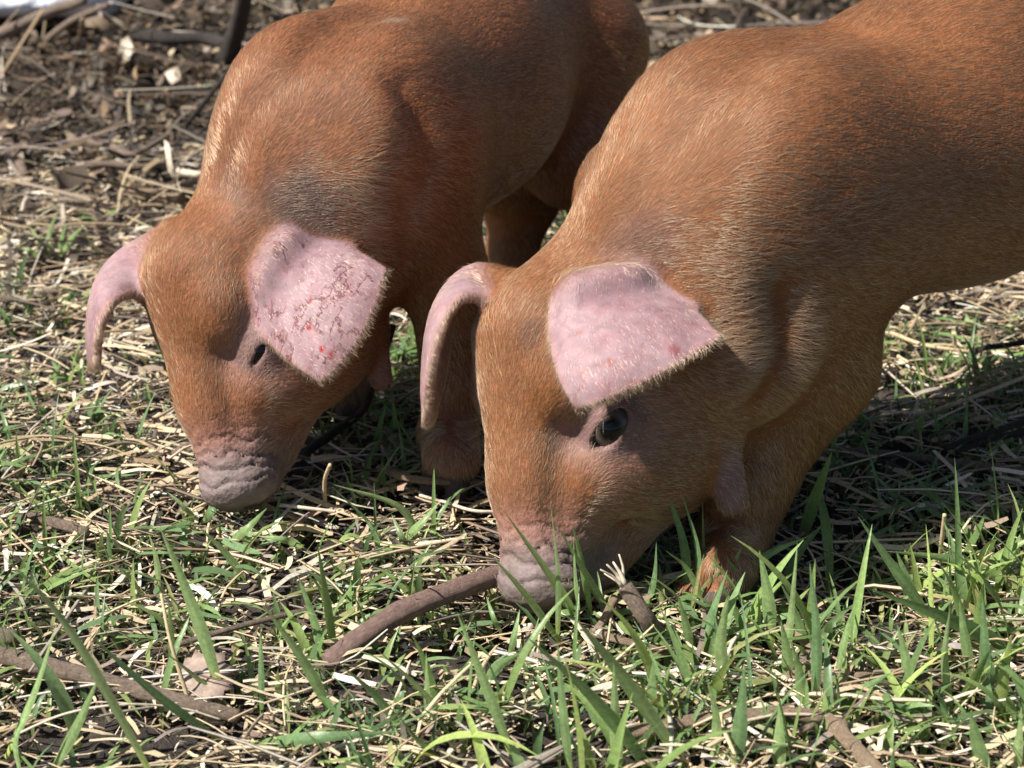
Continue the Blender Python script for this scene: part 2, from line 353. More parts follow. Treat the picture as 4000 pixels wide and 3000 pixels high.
def sheet(X, th0, th1):
    """thick sheet from a point grid; thickness th0 at row 0 to th1 at the outer row"""
    N = X.shape[0]
    du = np.gradient(X, axis=1); dv = np.gradient(X, axis=0); n = nrm(np.cross(du, dv)).reshape(-1, 3)
    Q = X.reshape(-1, 3)
    T = np.repeat(np.linspace(0, 1, N), N); S = np.tile(np.linspace(0, 1, N), N)
    edge = np.minimum(np.minimum(S, 1 - S), 1 - T)
    th = (th0 + (th1 - th0) * T) * (0.72 + 0.28 * sstep(0, 0.12, edge))
    sp = float(np.median(np.linalg.norm(dv.reshape(-1, 3), axis=1)) + np.median(np.linalg.norm(du.reshape(-1, 3), axis=1))) / 2
    # coarse nearest sample, then a local search on a grid four times finer
    R4 = 4; n4 = (N - 1) * R4 + 1; g4 = np.linspace(0, N - 1, n4); i0 = np.minimum(g4.astype(int), N - 2); w4 = (g4 - i0)
    def up(Z):
        Z = Z.reshape(N, N, -1)
        Z = Z[i0] * (1 - w4)[:, None, None] + Z[i0 + 1] * w4[:, None, None]
        return Z[:, i0] * (1 - w4)[None, :, None] + Z[:, i0 + 1] * w4[None, :, None]
    X4 = up(Q).astype(np.float32); n4v = nrm(up(n)); th4 = up(th)[..., 0]; T4 = up(T)[..., 0]; S4 = up(S)[..., 0]
    sp = sp / R4
    Q32 = Q.astype(np.float32); q2 = (Q32 ** 2).sum(1)
    oi, oj = (z.ravel() for z in np.mgrid[-4:5, -4:5])
    def f(P, full=False):
        P32 = P.astype(np.float32); bi = np.empty(len(P), int); bj = np.empty(len(P), int)
        for a in range(0, len(P), 8192):
            p = P32[a:a + 8192]
            k = (q2[None] - 2 * p @ Q32.T).argmin(1)
            I = np.clip((k // N * R4)[:, None] + oi, 0, n4 - 1); J = np.clip((k % N * R4)[:, None] + oj, 0, n4 - 1)
            D = ((X4[I, J] - p[:, None]) ** 2).sum(2).argmin(1); r = np.arange(len(p))
            bi[a:a + 8192] = I[r, D]; bj[a:a + 8192] = J[r, D]
        d = P - X4[bi, bj]; nn = n4v[bi, bj]; h = np.abs((d * nn).sum(1))
        lat = np.sqrt(np.maximum((d ** 2).sum(1) - h * h, 0))
        out = np.sqrt(h * h + np.maximum(lat - sp * 0.8, 0) ** 2) - th4[bi, bj] / 2
        if full: return out, T4[bi, bj], S4[bi, bj], nn
        return out
    c = (Q.max(0) + Q.min(0)) / 2; R = float(np.linalg.norm(Q - c, axis=1).max()) + th0
    return f, c, R
class Sdf:
    def __init__(s): s.ops = []
    def add(s, prim, k=0.02): s.ops.append(('+', prim, k)); return s
    def cut(s, prim, k=0.004): s.ops.append(('-', prim, k)); return s
    def __call__(s, P):
        d = np.full(len(P), 0.25)
        for op, (f, c, R), k in s.ops:
            m = np.linalg.norm(P - c, axis=1) - R < np.minimum(d, 0.04) + k + 0.002 if op == '+' else np.linalg.norm(P - c, axis=1) - R < k + 0.01
            if not m.any(): continue
            a = d[m]; b = f(P[m])
            if op == '+':
                h = np.clip(0.5 + 0.5 * (a - b) / k, 0, 1)
                d[m] = a * (1 - h) + b * h - k * h * (1 - h)
            else:
                b = -b; h = np.clip(0.5 + 0.5 * (b - a) / k, 0, 1)
                d[m] = a * (1 - h) + b * h + k * h * (1 - h)
        return d
    def grad(s, P, e=0.0006):
        g = np.empty_like(P)
        for i in range(3):
            dx = np.zeros(3); dx[i] = e
            g[:, i] = s(P + dx) - s(P - dx)
        return g / (2 * e)
def surface_net(sdf, lo, hi, h, cf=5):
    """sparse-band evaluation + naive surface nets"""
    lo = np.asarray(lo, float); H = h * cf
    nc = np.ceil((np.asarray(hi) - lo) / H).astype(int)
    I = np.indices(nc).reshape(3, -1).T
    dc = np.empty(len(I))
    for a in range(0, len(I), 400000):
        dc[a:a + 400000] = sdf(lo + (I[a:a + 400000] + 0.5) * H - h / 2)
    dc = dc.reshape(nc)
    near = np.abs(dc) < H * 1.25
    fine = np.repeat(np.repeat(np.repeat(np.where(dc < 0, -1.0, 1.0).astype(np.float32), cf, 0), cf, 1), cf, 2)
    nb = np.argwhere(near)
    off = np.indices((cf,) * 3).reshape(3, -1).T
    for a in range(0, len(nb), 4000):
        J = (nb[a:a + 4000, None] * cf + off[None]).reshape(-1, 3)
        fine[J[:, 0], J[:, 1], J[:, 2]] = sdf(lo + J * h)
    ins = fine < 0
    s = ins[:-1, :-1, :-1].astype(np.uint8)
    cnt = np.zeros(tuple(x - 1 for x in fine.shape), np.uint8)
    for a in (0, 1):
        for b in (0, 1):
            for c in (0, 1):
                cnt += ins[a:a + cnt.shape[0], b:b + cnt.shape[1], c:c + cnt.shape[2]]
    act = (cnt > 0) & (cnt < 8)
    C = np.argwhere(act); vid = np.full(cnt.shape, -1, np.int32); vid[act] = np.arange(len(C))
    acc = np.zeros((len(C), 3)); num = np.zeros(len(C))
    corners = [(a, b, c) for a in (0, 1) for b in (0, 1) for c in (0, 1)]
    cv = {k: fine[C[:, 0] + k[0], C[:, 1] + k[1], C[:, 2] + k[2]] for k in corners}
    for k in corners:
        for ax in range(3):
            if k[ax] == 0:
                k2 = list(k); k2[ax] = 1; k2 = tuple(k2)
                va, vb = cv[k], cv[k2]; m = (va < 0) != (vb < 0)
                t = np.where(m, va / np.where(np.abs(va - vb) < 1e-9, 1e-9, va - vb), 0)
                p = np.tile(np.array(k, float), (len(C), 1)); p[:, ax] += t
                acc += p * m[:, None]; num += m
    V = lo + (C + acc / np.maximum(num, 1)[:, None]) * h
    faces = []
    for ax in range(3):
        o1, o2 = [(1, 2), (2, 0), (0, 1)][ax]
        sl0 = [slice(None)] * 3; sl1 = [slice(None)] * 3
        sl0[ax] = slice(0, -1); sl1[ax] = slice(1, None)
        A = ins[tuple(sl0)]; B = ins[tuple(sl1)]
        E = np.argwhere(A != B); fl = A[E[:, 0], E[:, 1], E[:, 2]]
        ok = (E[:, o1] > 0) & (E[:, o2] > 0) & (E[:, o1] < vid.shape[o1]) & (E[:, o2] < vid.shape[o2])
        E = E[ok]; fl = fl[ok]
        q = []
        for d1, d2 in ((-1, -1), (0, -1), (0, 0), (-1, 0)):
            X = E.copy(); X[:, o1] += d1; X[:, o2] += d2
            q.append(vid[X[:, 0], X[:, 1], X[:, 2]])
        q = np.stack(q, 1); q[~fl] = q[~fl][:, ::-1]
        faces.append(q[(q >= 0).all(1)])
    F = np.concatenate(faces)
    return V, F

# ------------------------------------------------------------------ piglets
class Frame:
    def __init__(s, S, C, yaw, k):
        s.S = np.asarray(S); s.u = nrm(np.asarray(C) - s.S); s.k = k
        f = np.array([-math.sin(yaw), -math.cos(yaw), 0.0]); f = nrm(f - (f @ s.u) * s.u)
        s.f = f; s.s = np.cross(s.u, f); s.A = np.stack([s.u, s.f, s.s])
    def __call__(s, u, f, ss=0.0): return s.S + s.k * (u * s.u + f * s.f + ss * s.s)
    def loc(s, P): return ((P - s.S) @ s.A.T) / s.k
    def e(s, u, f, ss, r): return ell(s(u, f, ss), s.A, np.array(r) * s.k)
    def rc(s, a, b, ra, rb): return rcone(s(*a), s(*b), ra * s.k, rb * s.k)

def build_piglet_sdf(sp):
    H = sp['head']; k = sp['k']; O = sp['O']; d = sp['d']; l = sp['l']
    rise = sp.get('rise', 0.04)
    def Bp(a, b, z): return np.array([O[0] + (d[0] * a + l[0] * b) * k, O[1] + (d[1] * a + l[1] * b) * k, (z + rise * max(a, 0)) * k])
    A3 = np.array([[d[0], d[1], 0], [l[0], l[1], 0], [0, 0, 1.0]])
    s = Sdf()
    # trunk
    c0 = sp.get('chest', 0.0)
    s.add(ell(Bp(0.005 + c0 * 0.5, 0, 0.180 + c0 * 0.6), A3, np.array([0.080, 0.070, 0.072 - c0 * 0.6]) * k), 0.02)
    s.add(rcone(Bp(0.02, 0, 0.188), Bp(0.14, 0, 0.188), 0.075 * k, 0.079 * k), 0.03)
    s.add(rcone(Bp(0.14, 0, 0.188), Bp(0.30 if k == 1 else 0.25, 0, 0.190), 0.079 * k, 0.073 * k), 0.03)
    s.add(ell(Bp(0.32 if k == 1 else 0.27, 0, 0.196), A3, np.array([0.078, 0.069, 0.074]) * k), 0.03)
    # neck and throat
    s.add(rcone(Bp(0.00, -0.010, 0.197), H(0.124, -0.034, -0.004), 0.063 * k, 0.044 * H.k), 0.035)
    ch = sp.get('chest', 0.0)
    s.add(rcone(Bp(-0.02, 0.0, 0.150 + ch), H(0.090, -0.065), (0.046 - ch * 0.4) * k, 0.033 * H.k), 0.03)
    for (p, q, r0, r1, kk_) in sp['neck']: s.add(rcone(p, q, r0, r1), kk_)
    # shoulder blades, with the spine sunk between them
    for b in (-1, 1):
        s.add(ell(Bp(-0.010, 0.040 * b, 0.203), A3, np.array([0.050, 0.022, 0.048]) * k), 0.028)
    s.cut(rcone(Bp(-0.07, 0, 0.273), Bp(0.05, 0, 0.281), 0.012 * k, 0.012 * k), 0.025)
    # skull, muzzle, jaw
    s.add(H.e(0.118, -0.014, 0, (0.044, 0.041, 0.041)), 0.03)
    s.add(H.rc((0.125, 0.006), (0.058, 0.009), 0.030, 0.0225), 0.015)
    s.add(H.rc((0.060, 0.006), (0.014, 0.008), 0.0225, 0.0195), 0.012)
    jw = sp.get('jaw', 1.0)
    s.add(H.rc((0.022 - 0.006 * jw, -0.018 - 0.006 * jw), (0.090 - 0.010 * jw, -0.058 - 0.010 * jw), 0.0150, 0.034 + 0.002 * jw), 0.018)
    for b in (-1, 1):
        s.add(H.e(0.082 - 0.004 * jw, -0.045 - 0.005 * jw, 0.024 * b, (0.040, 0.038, 0.026)), 0.018)
        s.add(H.e(0.104, 0.009, 0.027 * b, (0.020, 0.015, 0.015)), 0.010)
        s.cut(H.rc((0.074, 0.017, 0.036 * b), (0.036, 0.012, 0.0275 * b), 0.006, 0.0045), 0.013)
        s.add(H.e(0.050, -0.006, 0.015 * b, (0.024, 0.016, 0.012)), 0.012)
        s.add(H.e(0.060, -0.022, 0.031 * b, (0.020, 0.028, 0.014)), 0.014)
    s.add(H.e(0.008, 0.007, 0, (0.012, 0.0205, 0.0215)), 0.010)
    # mouth slit and nostrils
    for b in (-1, 1):
        s.cut(H.rc((0.052, -0.030, 0.030 * b), (0.012, -0.017, 0.0165 * b), 0.0004, 0.0016), 0.004)
        s.cut(H.e(-0.004, 0.008, 0.009 * b, (0.008, 0.0035, 0.003)), 0.002)
        # eye: lids are a shell with an almond slit
        ec = sp['eyes'][0 if b > 0 else 1]; g = sp['gaze'][0 if b > 0 else 1]
        s.add(ell(ec, np.eye(3), np.full(3, 0.0125 * H.k)), 0.009)
        ax = sp['slit'][0 if b > 0 else 1]; ax = nrm(ax - (ax @ g) * g); up = np.cross(g, ax)
        op = sp.get('open', 0.0054)
        s.cut(ell(ec + g * 0.0125 * H.k, np.stack([ax, up, g]), np.array([0.0135 if op > 0.003 else 0.0100, op, 0.012]) * H.k), 0.0016)
    # legs
    for chain in sp['legs']:
        for (p, r), (q, t) in zip(chain[:-1], chain[1:]):
            s.add(rcone(p, q, r * k, t * k), 0.014 if r > 0.02 else 0.008)
        p, r = chain[-1]
        side = l if len(l) == 3 else np.array([l[0], l[1], 0])
        fw = -np.array([d[0], d[1], 0.0])
        for b in (-1, 1):   # cloven toes
            s.add(rcone(p + side * b * 0.0075 * k, np.array([p[0], p[1], 0.004]) + side * b * 0.0085 * k + fw * 0.016 * k, 0.0095 * k, 0.0065 * k), 0.003)
    for c in sp['tail']:
        s.add(rcone(*c), 0.006)
    for (p, q, r0, r1) in sp['wattles']:
        s.add(rcone(p, q, r0, r1), 0.010)
    for sh in sp['ears']:
        s.add(sh, 0.007)
    return s, Bp

def ctl(rows): return np.array([[at(*p) for p in r] for r in rows])
def leg(*pts): return [(np.asarray(p, float), r) for p, r in pts]

def spec_front():
    sp = {}
    sp['k'] = 1.0
    H = sp['head'] = Frame(atz(2175, 2335, 0.007), at(2125, 1080, 0.914), math.radians(53), 1.06)
    sp['O'] = np.array([0.131, 0.945]); sp['d'] = nrm([0.82, 0.57]); sp['l'] = nrm([0.57, -0.82]); sp['rise'] = 0.07
    sp['eyes'] = [H(0.083, -0.009, 0.0355), H(0.083, -0.009, -0.0355)]
    sp['gaze'] = [nrm(0.50 * H.f + 0.80 * H.s - 0.25 * H.u), nrm(0.50 * H.f - 0.80 * H.s - 0.25 * H.u)]
    sp['slit'] = [nrm(H.u * 0.75 - H.f * 0.65), nrm(H.u * 0.75 - H.f * 0.65)]
    sp['legs'] = [
        leg((at(3170, 980, 0.942), 0.045), (at(3170, 1420, 0.928), 0.033), (at(2920, 1900, 0.902), 0.0205), (at(2868, 2110, 0.893), 0.0185), (atz(2835, 2225, 0.014), 0.016)),
        leg(((0.075, 0.985, 0.17), 0.042), ((0.085, 0.975, 0.11), 0.030), ((0.068, 0.945, 0.055), 0.019), ((0.062, 0.935, 0.025), 0.016), ((0.060, 0.93, 0.02), 0.016)),
        leg(((0.415, 1.075, 0.20), 0.052), ((0.400, 1.045, 0.13), 0.036), ((0.460, 1.085, 0.078), 0.019), ((0.445, 1.07, 0.03), 0.0155), ((0.44, 1.067, 0.02), 0.016)),
        leg(((0.365, 1.155, 0.20), 0.052), ((0.360, 1.140, 0.13), 0.036), ((0.415, 1.185, 0.078), 0.019), ((0.405, 1.175, 0.03), 0.0155), ((0.40, 1.17, 0.02), 0.016)),
    ]
    sp['tail'] = [((0.455, 1.165, 0.255), (0.475, 1.18, 0.22), 0.008, 0.006), ((0.475, 1.18, 0.22), (0.472, 1.185, 0.19), 0.006, 0.004)]
    sp['crease'] = [([(2400, 820), (2560, 600), (2740, 410), (2930, 280)], .0024, .010), ([(3080, 1180), (3090, 1330), (3060, 1480), (2960, 1640)], .0085, .012), ([(3290, 800), (3360, 950), (3400, 1120)], .0015, .013)]
    sp['neck'] = [(at(2640, 950, .925), at(2850, 1340, .897), 0.045, 0.043, 0.03)]
    sp['earside'] = [-1, 1]; sp['scratch'] = 0.25; sp['hair'] = (0.225, 0.088, 0.032)
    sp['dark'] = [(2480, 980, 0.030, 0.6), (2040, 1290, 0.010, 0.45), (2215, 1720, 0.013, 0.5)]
    sp['dust'] = []
    sp['spots'] = [(2490, 1480, 0.0022, (0.30, 0.13, 0.12)), (2375, 1390, 0.0022, (0.33, 0.15, 0.13)), (2240, 1280, 0.0018, (0.36, 0.17, 0.15)), (2650, 1340, 0.004, (0.28, 0.12, 0.13)), (2560, 1290, 0.0016, (0.38, 0.18, 0.16))]
    sp['tuft'] = [(3040, 1400, 0.035, 1.9), (2900, 1250, 0.04, 1.4), (2500, 2080, 0.02, 1.5)]
    sp['wattles'] = [(at(2815, 1630, 0.878), at(2862, 1950, 0.868), 0.0062, 0.0082), (H(0.07, -0.075, -0.03), H(0.03, -0.085, -0.032), 0.008, 0.0065)]
    near = coons([at(2180, 1110, .878), at(2275, 1072, .884), at(2410, 1058, .888), at(2545, 1085, .892)],
                 [at(2262, 1590, .812), at(2420, 1530, .808), at(2610, 1435, .815), at(2805, 1318, .835)],
                 [at(2180, 1110, .878), at(2160, 1270, .850), at(2185, 1440, .826), at(2262, 1590, .812)],
                 [at(2545, 1085, .892), at(2640, 1155, .875), at(2725, 1235, .855), at(2805, 1318, .835)],
                 (0.002, -0.005, 0.004))
    far = patch_grid(ctl([[(1950, 1230, .895), (1965, 1180, .905), (1965, 1120, .915), (1965, 1075, .925)],
                          [(1800, 1170, .890), (1775, 1145, .905), (1770, 1120, .925), (1800, 1090, .945)],
                          [(1705, 1340, .880), (1685, 1330, .895), (1692, 1320, .915), (1745, 1300, .935)],
                          [(1665, 1640, .885), (1672, 1640, .895), (1684, 1620, .910), (1700, 1560, .920)]]))
    sp['earX'] = [near, far]
    sp['ears'] = [sheet(near, 0.0066, 0.0044), sheet(far, 0.0085, 0.0070)]
    return sp

def spec_rear():
    sp = {}
    k = sp['k'] = 0.94
    H = sp['head'] = Frame(atz(992, 1935, 0.014), at(760, 880, 1.000), math.radians(51), 0.985)
    sp['O'] = np.array([-0.092, 1.052]); sp['d'] = nrm([0.36, 0.933]); sp['l'] = nrm([0.933, -0.36])
    sp['eyes'] = [H(0.080, -0.007, 0.0345), H(0.080, -0.007, -0.0345)]
    sp['gaze'] = [nrm(0.55 * H.f + 0.75 * H.s - 0.25 * H.u), nrm(0.55 * H.f - 0.75 * H.s - 0.25 * H.u)]
    sp['slit'] = [nrm(H.u * 0.75 - H.f * 0.65), nrm(H.u * 0.75 - H.f * 0.65)]
    sp['open'] = 0.0016; sp['jaw'] = -0.2; sp['chest'] = 0.014
    sp['legs'] = [
        leg((at(1600, 560, 1.040), 0.042), (at(1740, 1080, 1.028), 0.0235), (at(1765, 1500, 1.010), 0.0180), (at(1750, 1700, 1.002), 0.0175), (atz(1765, 1790, 0.022), 0.017)),
        leg(((-0.125, 1.085, 0.16), 0.040), ((-0.12, 1.085, 0.10), 0.029), ((-0.105, 1.075, 0.052), 0.019), ((-0.105, 1.07, 0.025), 0.016), ((-0.105, 1.065, 0.02), 0.016)),
        leg(((0.045, 1.270, 0.178), 0.051), ((0.042, 1.225, 0.118), 0.036), ((0.058, 1.28, 0.073), 0.020), ((0.055, 1.255, 0.03), 0.0155), ((0.052, 1.245, 0.02), 0.016)),
        leg(((-0.020, 1.295, 0.178), 0.052), ((-0.012, 1.255, 0.112), 0.040), ((0.006, 1.285, 0.068), 0.026), ((0.0, 1.265, 0.03), 0.018), ((0.0, 1.258, 0.02), 0.017)),
    ]
    sp['tail'] = [((0.045, 1.36, 0.22), (0.052, 1.38, 0.19), 0.008, 0.006), ((0.052, 1.38, 0.19), (0.05, 1.385, 0.16), 0.006, 0.004)]
    sp['crease'] = [([(830, 720), (960, 440), (1120, 240), (1300, 70)], .0018, .011), ([(1600, 330), (1680, 480), (1690, 640), (1640, 820)], .005, .012), ([(1570, 760), (1600, 900), (1610, 1020)], .004, .010)]
    sp['neck'] = [(at(1200, 700, 1.035), at(1440, 900, 1.022), 0.040, 0.036, 0.03)]
    sp['earside'] = [-1, 1]; sp['scratch'] = 1.0; sp['hair'] = (0.235, 0.090, 0.036)
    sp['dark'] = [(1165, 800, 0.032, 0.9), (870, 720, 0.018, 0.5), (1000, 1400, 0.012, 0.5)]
    sp['dust'] = [(1530, 55, 0.010, 0.8), (1540, 690, 0.008, 0.5), (900, 800, 0.012, 0.4)]
    sp['spots'] = [(1178, 1275, 0.0021, (0.34, 0.012, 0.016)), (1233, 1352, 0.0018, (0.34, 0.012, 0.016)), (1272, 1402, 0.0016, (0.34, 0.012, 0.016)), (1190, 1160, 0.0018, (0.40, 0.10, 0.10)), (1060, 970, 0.0024, (0.20, 0.13, 0.11))]
    sp['tuft'] = [(1500, 780, 0.035, 1.4), (1000, 1750, 0.02, 1.4)]
    sp['wattles'] = [(at(1462, 1300, 1.000), at(1487, 1480, 0.998), 0.0070, 0.0068)]
    near = coons([at(985, 1130, .968), at(995, 1020, .978), at(1050, 935, .986), at(1150, 888, .992)],
                 [at(1255, 1485, .915), at(1380, 1345, .922), at(1460, 1190, .938), at(1500, 1055, .960)],
                 [at(985, 1130, .968), at(1030, 1285, .945), at(1135, 1400, .926), at(1255, 1485, .915)],
                 [at(1150, 888, .992), at(1270, 932, .982), at(1395, 992, .970), at(1500, 1055, .960)],
                 (0.002, -0.005, 0.003))
    far = patch_grid(ctl([[(625, 1180, .985), (640, 1090, .990), (655, 980, 1.00), (665, 890, 1.005)],
                          [(490, 1150, .965), (462, 1090, .980), (458, 1035, 1.00), (490, 985, 1.020)],
                          [(405, 1235, .950), (378, 1205, .965), (372, 1175, .985), (398, 1115, 1.010)],
                          [(378, 1425, .955), (366, 1430, .965), (360, 1415, .975), (360, 1355, .990)]]))
    sp['earX'] = [near, far]
    sp['ears'] = [sheet(near, 0.0064, 0.0043), sheet(far, 0.0085, 0.0068)]
    return sp


# skin: vertex colour (natural colouring, wrinkle grooves darker), fine mottling and pore relief
def skin_material():
    t = NT('piglet_skin'); c = t.attr('Col'); ear = t.attr('ear'); sn = t.attr('snout')
    o = t.obj()
    n1 = t.noise(140, 5, 0.6, o); n2 = t.noise(900, 3, 0.6, o)
    mul = t.ramp(n1.outputs[0], [(0.25, (0.72, 0.70, 0.70)), (0.7, (1.12, 1.1, 1.1))])
    col = t.mix(1.0, c.outputs['Color'], mul, 'MULTIPLY')
    # dried scratches and grime on the ears
    mp = t.add('ShaderNodeMapping'); mp.inputs['Scale'].default_value = (1.0, 1.0, 0.45); t.link(o, mp.inputs[0])
    n3 = t.noise(150, 6, 0.75, mp.outputs[0]); sc = t.ramp(n3.outputs[0], [(0.54, (0, 0, 0)), (0.61, (1, 1, 1))])
    k = t.add('ShaderNodeMath', operation='MULTIPLY'); t.link(t.mix(0.62, sc, (0, 0, 0)), k.inputs[0]); t.link(t.attr('scratch').outputs['Fac'], k.inputs[1])
    col = t.mix(k.outputs[0], col, (0.16, 0.075, 0.07))
    mq = t.add('ShaderNodeMapping'); mq.inputs['Scale'].default_value = (1.0, 1.0, 0.35); mq.inputs['Rotation'].default_value = (0.3, 0.7, 0.2); t.link(o, mq.inputs[0])
    n4 = t.noise(75, 4, 0.6, mq.outputs[0]); ln = t.ramp(n4.outputs[0], [(0.470, (0, 0, 0)), (0.5, (1, 1, 1)), (0.530, (0, 0, 0))])
    n5 = t.noise(55, 2, 0.5, o); gate = t.ramp(n5.outputs[0], [(0.47, (0, 0, 0)), (0.56, (1, 1, 1))])
    k2 = t.add('ShaderNodeMath', operation='MULTIPLY'); t.link(ln, k2.inputs[0]); t.link(gate, k2.inputs[1])
    k3 = t.add('ShaderNodeMath', operation='MULTIPLY'); t.link(k2.outputs[0], k3.inputs[0]); t.link(t.attr('scratch').outputs['Fac'], k3.inputs[1])
    col = t.mix(k3.outputs[0], col, (0.13, 0.038, 0.042))
    n6 = t.noise(45, 4, 0.6, o); ev = t.ramp(n6.outputs[0], [(0.3, (0.80, 0.70, 0.72)), (0.7, (1.05, 1.05, 1.05))])
    col = t.mix(ear.outputs['Fac'], col, t.mix(1.0, col, ev, 'MULTIPLY'))
    t.link(col, t.b.inputs['Base Color'])
    t.b.inputs['Roughness'].default_value = 0.6
    t.b.inputs['Specular IOR Level'].default_value = 0.22
    t.b.inputs['Subsurface Weight'].default_value = 0.12
    t.b.inputs['Subsurface Radius'].default_value = (1.0, 0.35, 0.2); t.b.inputs['Subsurface Scale'].default_value = 0.003
    vo = t.add('ShaderNodeTexVoronoi'); vo.inputs['Scale'].default_value = 420; t.link(o, vo.inputs[0])
    h = t.add('ShaderNodeMath', operation='ADD'); t.link(vo.outputs['Distance'], h.inputs[0]); t.link(n2.outputs[0], h.inputs[1])
    hb = t.add('ShaderNodeMath', operation='MULTIPLY'); t.link(h.outputs[0], hb.inputs[0])
    mr = t.add('ShaderNodeMapRange'); t.link(ear.outputs['Fac'], mr.inputs[0]); mr.inputs[3].default_value = 1.0; mr.inputs[4].default_value = 0.25; t.link(mr.outputs[0], hb.inputs[1])
    t.bump(hb.outputs[0], 0.5, 0.0007)
    return t.m
def hair_material(name, rough=0.24):
    t = NT(name); t.n.remove(t.b)
    col = t.attr('hcol').outputs['Color']; nm = t.attr('hn').outputs['Vector']
    df = t.add('ShaderNodeBsdfDiffuse'); t.link(col, df.inputs['Color']); t.link(nm, df.inputs['Normal'])
    h = t.add('ShaderNodeBsdfHairPrincipled'); h.parametrization = 'COLOR'
    t.link(col, h.inputs['Color'])
    h.inputs['Roughness'].default_value = rough; h.inputs['Radial Roughness'].default_value = 0.45
    h.inputs['Coat'].default_value = 0.0; h.inputs['Random Roughness'].default_value = 0.2
    mx = t.add('ShaderNodeMixShader'); mx.inputs[0].default_value = 0.16
    t.link(df.outputs[0], mx.inputs[1]); t.link(h.outputs[0], mx.inputs[2])
    gl = t.add('ShaderNodeBsdfHair', component='Reflection'); gl.inputs['Color'].default_value = (1.0, 0.80, 0.58, 1)
    gl.inputs['RoughnessU'].default_value = 0.18; gl.inputs['RoughnessV'].default_value = 0.4
    m2 = t.add('ShaderNodeMixShader'); m2.inputs[0].default_value = 0.27
    t.link(mx.outputs[0], m2.inputs[1]); t.link(gl.outputs[0], m2.inputs[2]); t.link(m2.outputs[0], t.out.inputs['Surface'])
    return t.m
def eye_material():
    t = NT('piglet_eye'); g = t.attr('gz')
    col = t.ramp(g.outputs['Fac'], [(0.0, (0.10, 0.075, 0.07)), (0.66, (0.05, 0.035, 0.03)), (0.72, (0.02, 0.019, 0.02)), (0.90, (0.085, 0.072, 0.062)), (0.965, (0.002, 0.002, 0.003))])
    t.link(col, t.b.inputs['Base Color']); t.b.inputs['Roughness'].default_value = 0.12
    t.b.inputs['Specular IOR Level'].default_value = 0.35
    return t.m
M_SKIN = skin_material(); M_HAIR = hair_material('piglet_hair'); M_EYE = eye_material()

def hair_object(name, P, R, C, parent, HN):
    """P (n,k,3) strand points, R (n,k) radii, C (n,3) colours"""
    n, k, _ = P.shape
    cu = bpy.data.hair_curves.new(name); cu.add_curves([k] * n)
    cu.attributes['position'].data.foreach_set('vector', np.ascontiguousarray(P, np.float32).ravel())
    a = cu.attributes.get('radius') or cu.attributes.new('radius', 'FLOAT', 'POINT')
    a.data.foreach_set('value', np.ascontiguousarray(R, np.float32).ravel())
    a = cu.attributes.new('hcol', 'FLOAT_COLOR', 'CURVE')
    a.data.foreach_set('color', np.concatenate([C, np.ones((n, 1))], 1).astype(np.float32).ravel())
    a = cu.attributes.new('hn', 'FLOAT_VECTOR', 'CURVE'); a.data.foreach_set('vector', np.ascontiguousarray(HN, np.float32).ravel())
    cu.materials.append(M_HAIR)
    o = bpy.data.objects.new(name, cu); COL.objects.link(o); o.parent = parent
    return o

def pick(V, N, px, py):
    """surface vertex of the piglet seen at a place in the picture"""
    r = _ray(px, py); c = np.array([0, 0, CAM_H]); D = V - c
    t = D @ r / (r @ r); off = np.linalg.norm(D - t[:, None] * r, axis=1)
    m = off < max(0.004, off.min() * 1.3)
    return V[m][t[m].argmin()]

def seg_flow(P, segs):
    out = np.zeros_like(P)
    for a, b, dr, r in segs:
        a = np.asarray(a, float); b = np.asarray(b, float); ba = b - a
        t = np.clip((P - a) @ ba / (ba @ ba), 0, 1); d = np.linalg.norm(P - a - t[:, None] * ba, axis=1)
        out += np.exp(-(d / r) ** 2)[:, None] * nrm(dr)
    return out

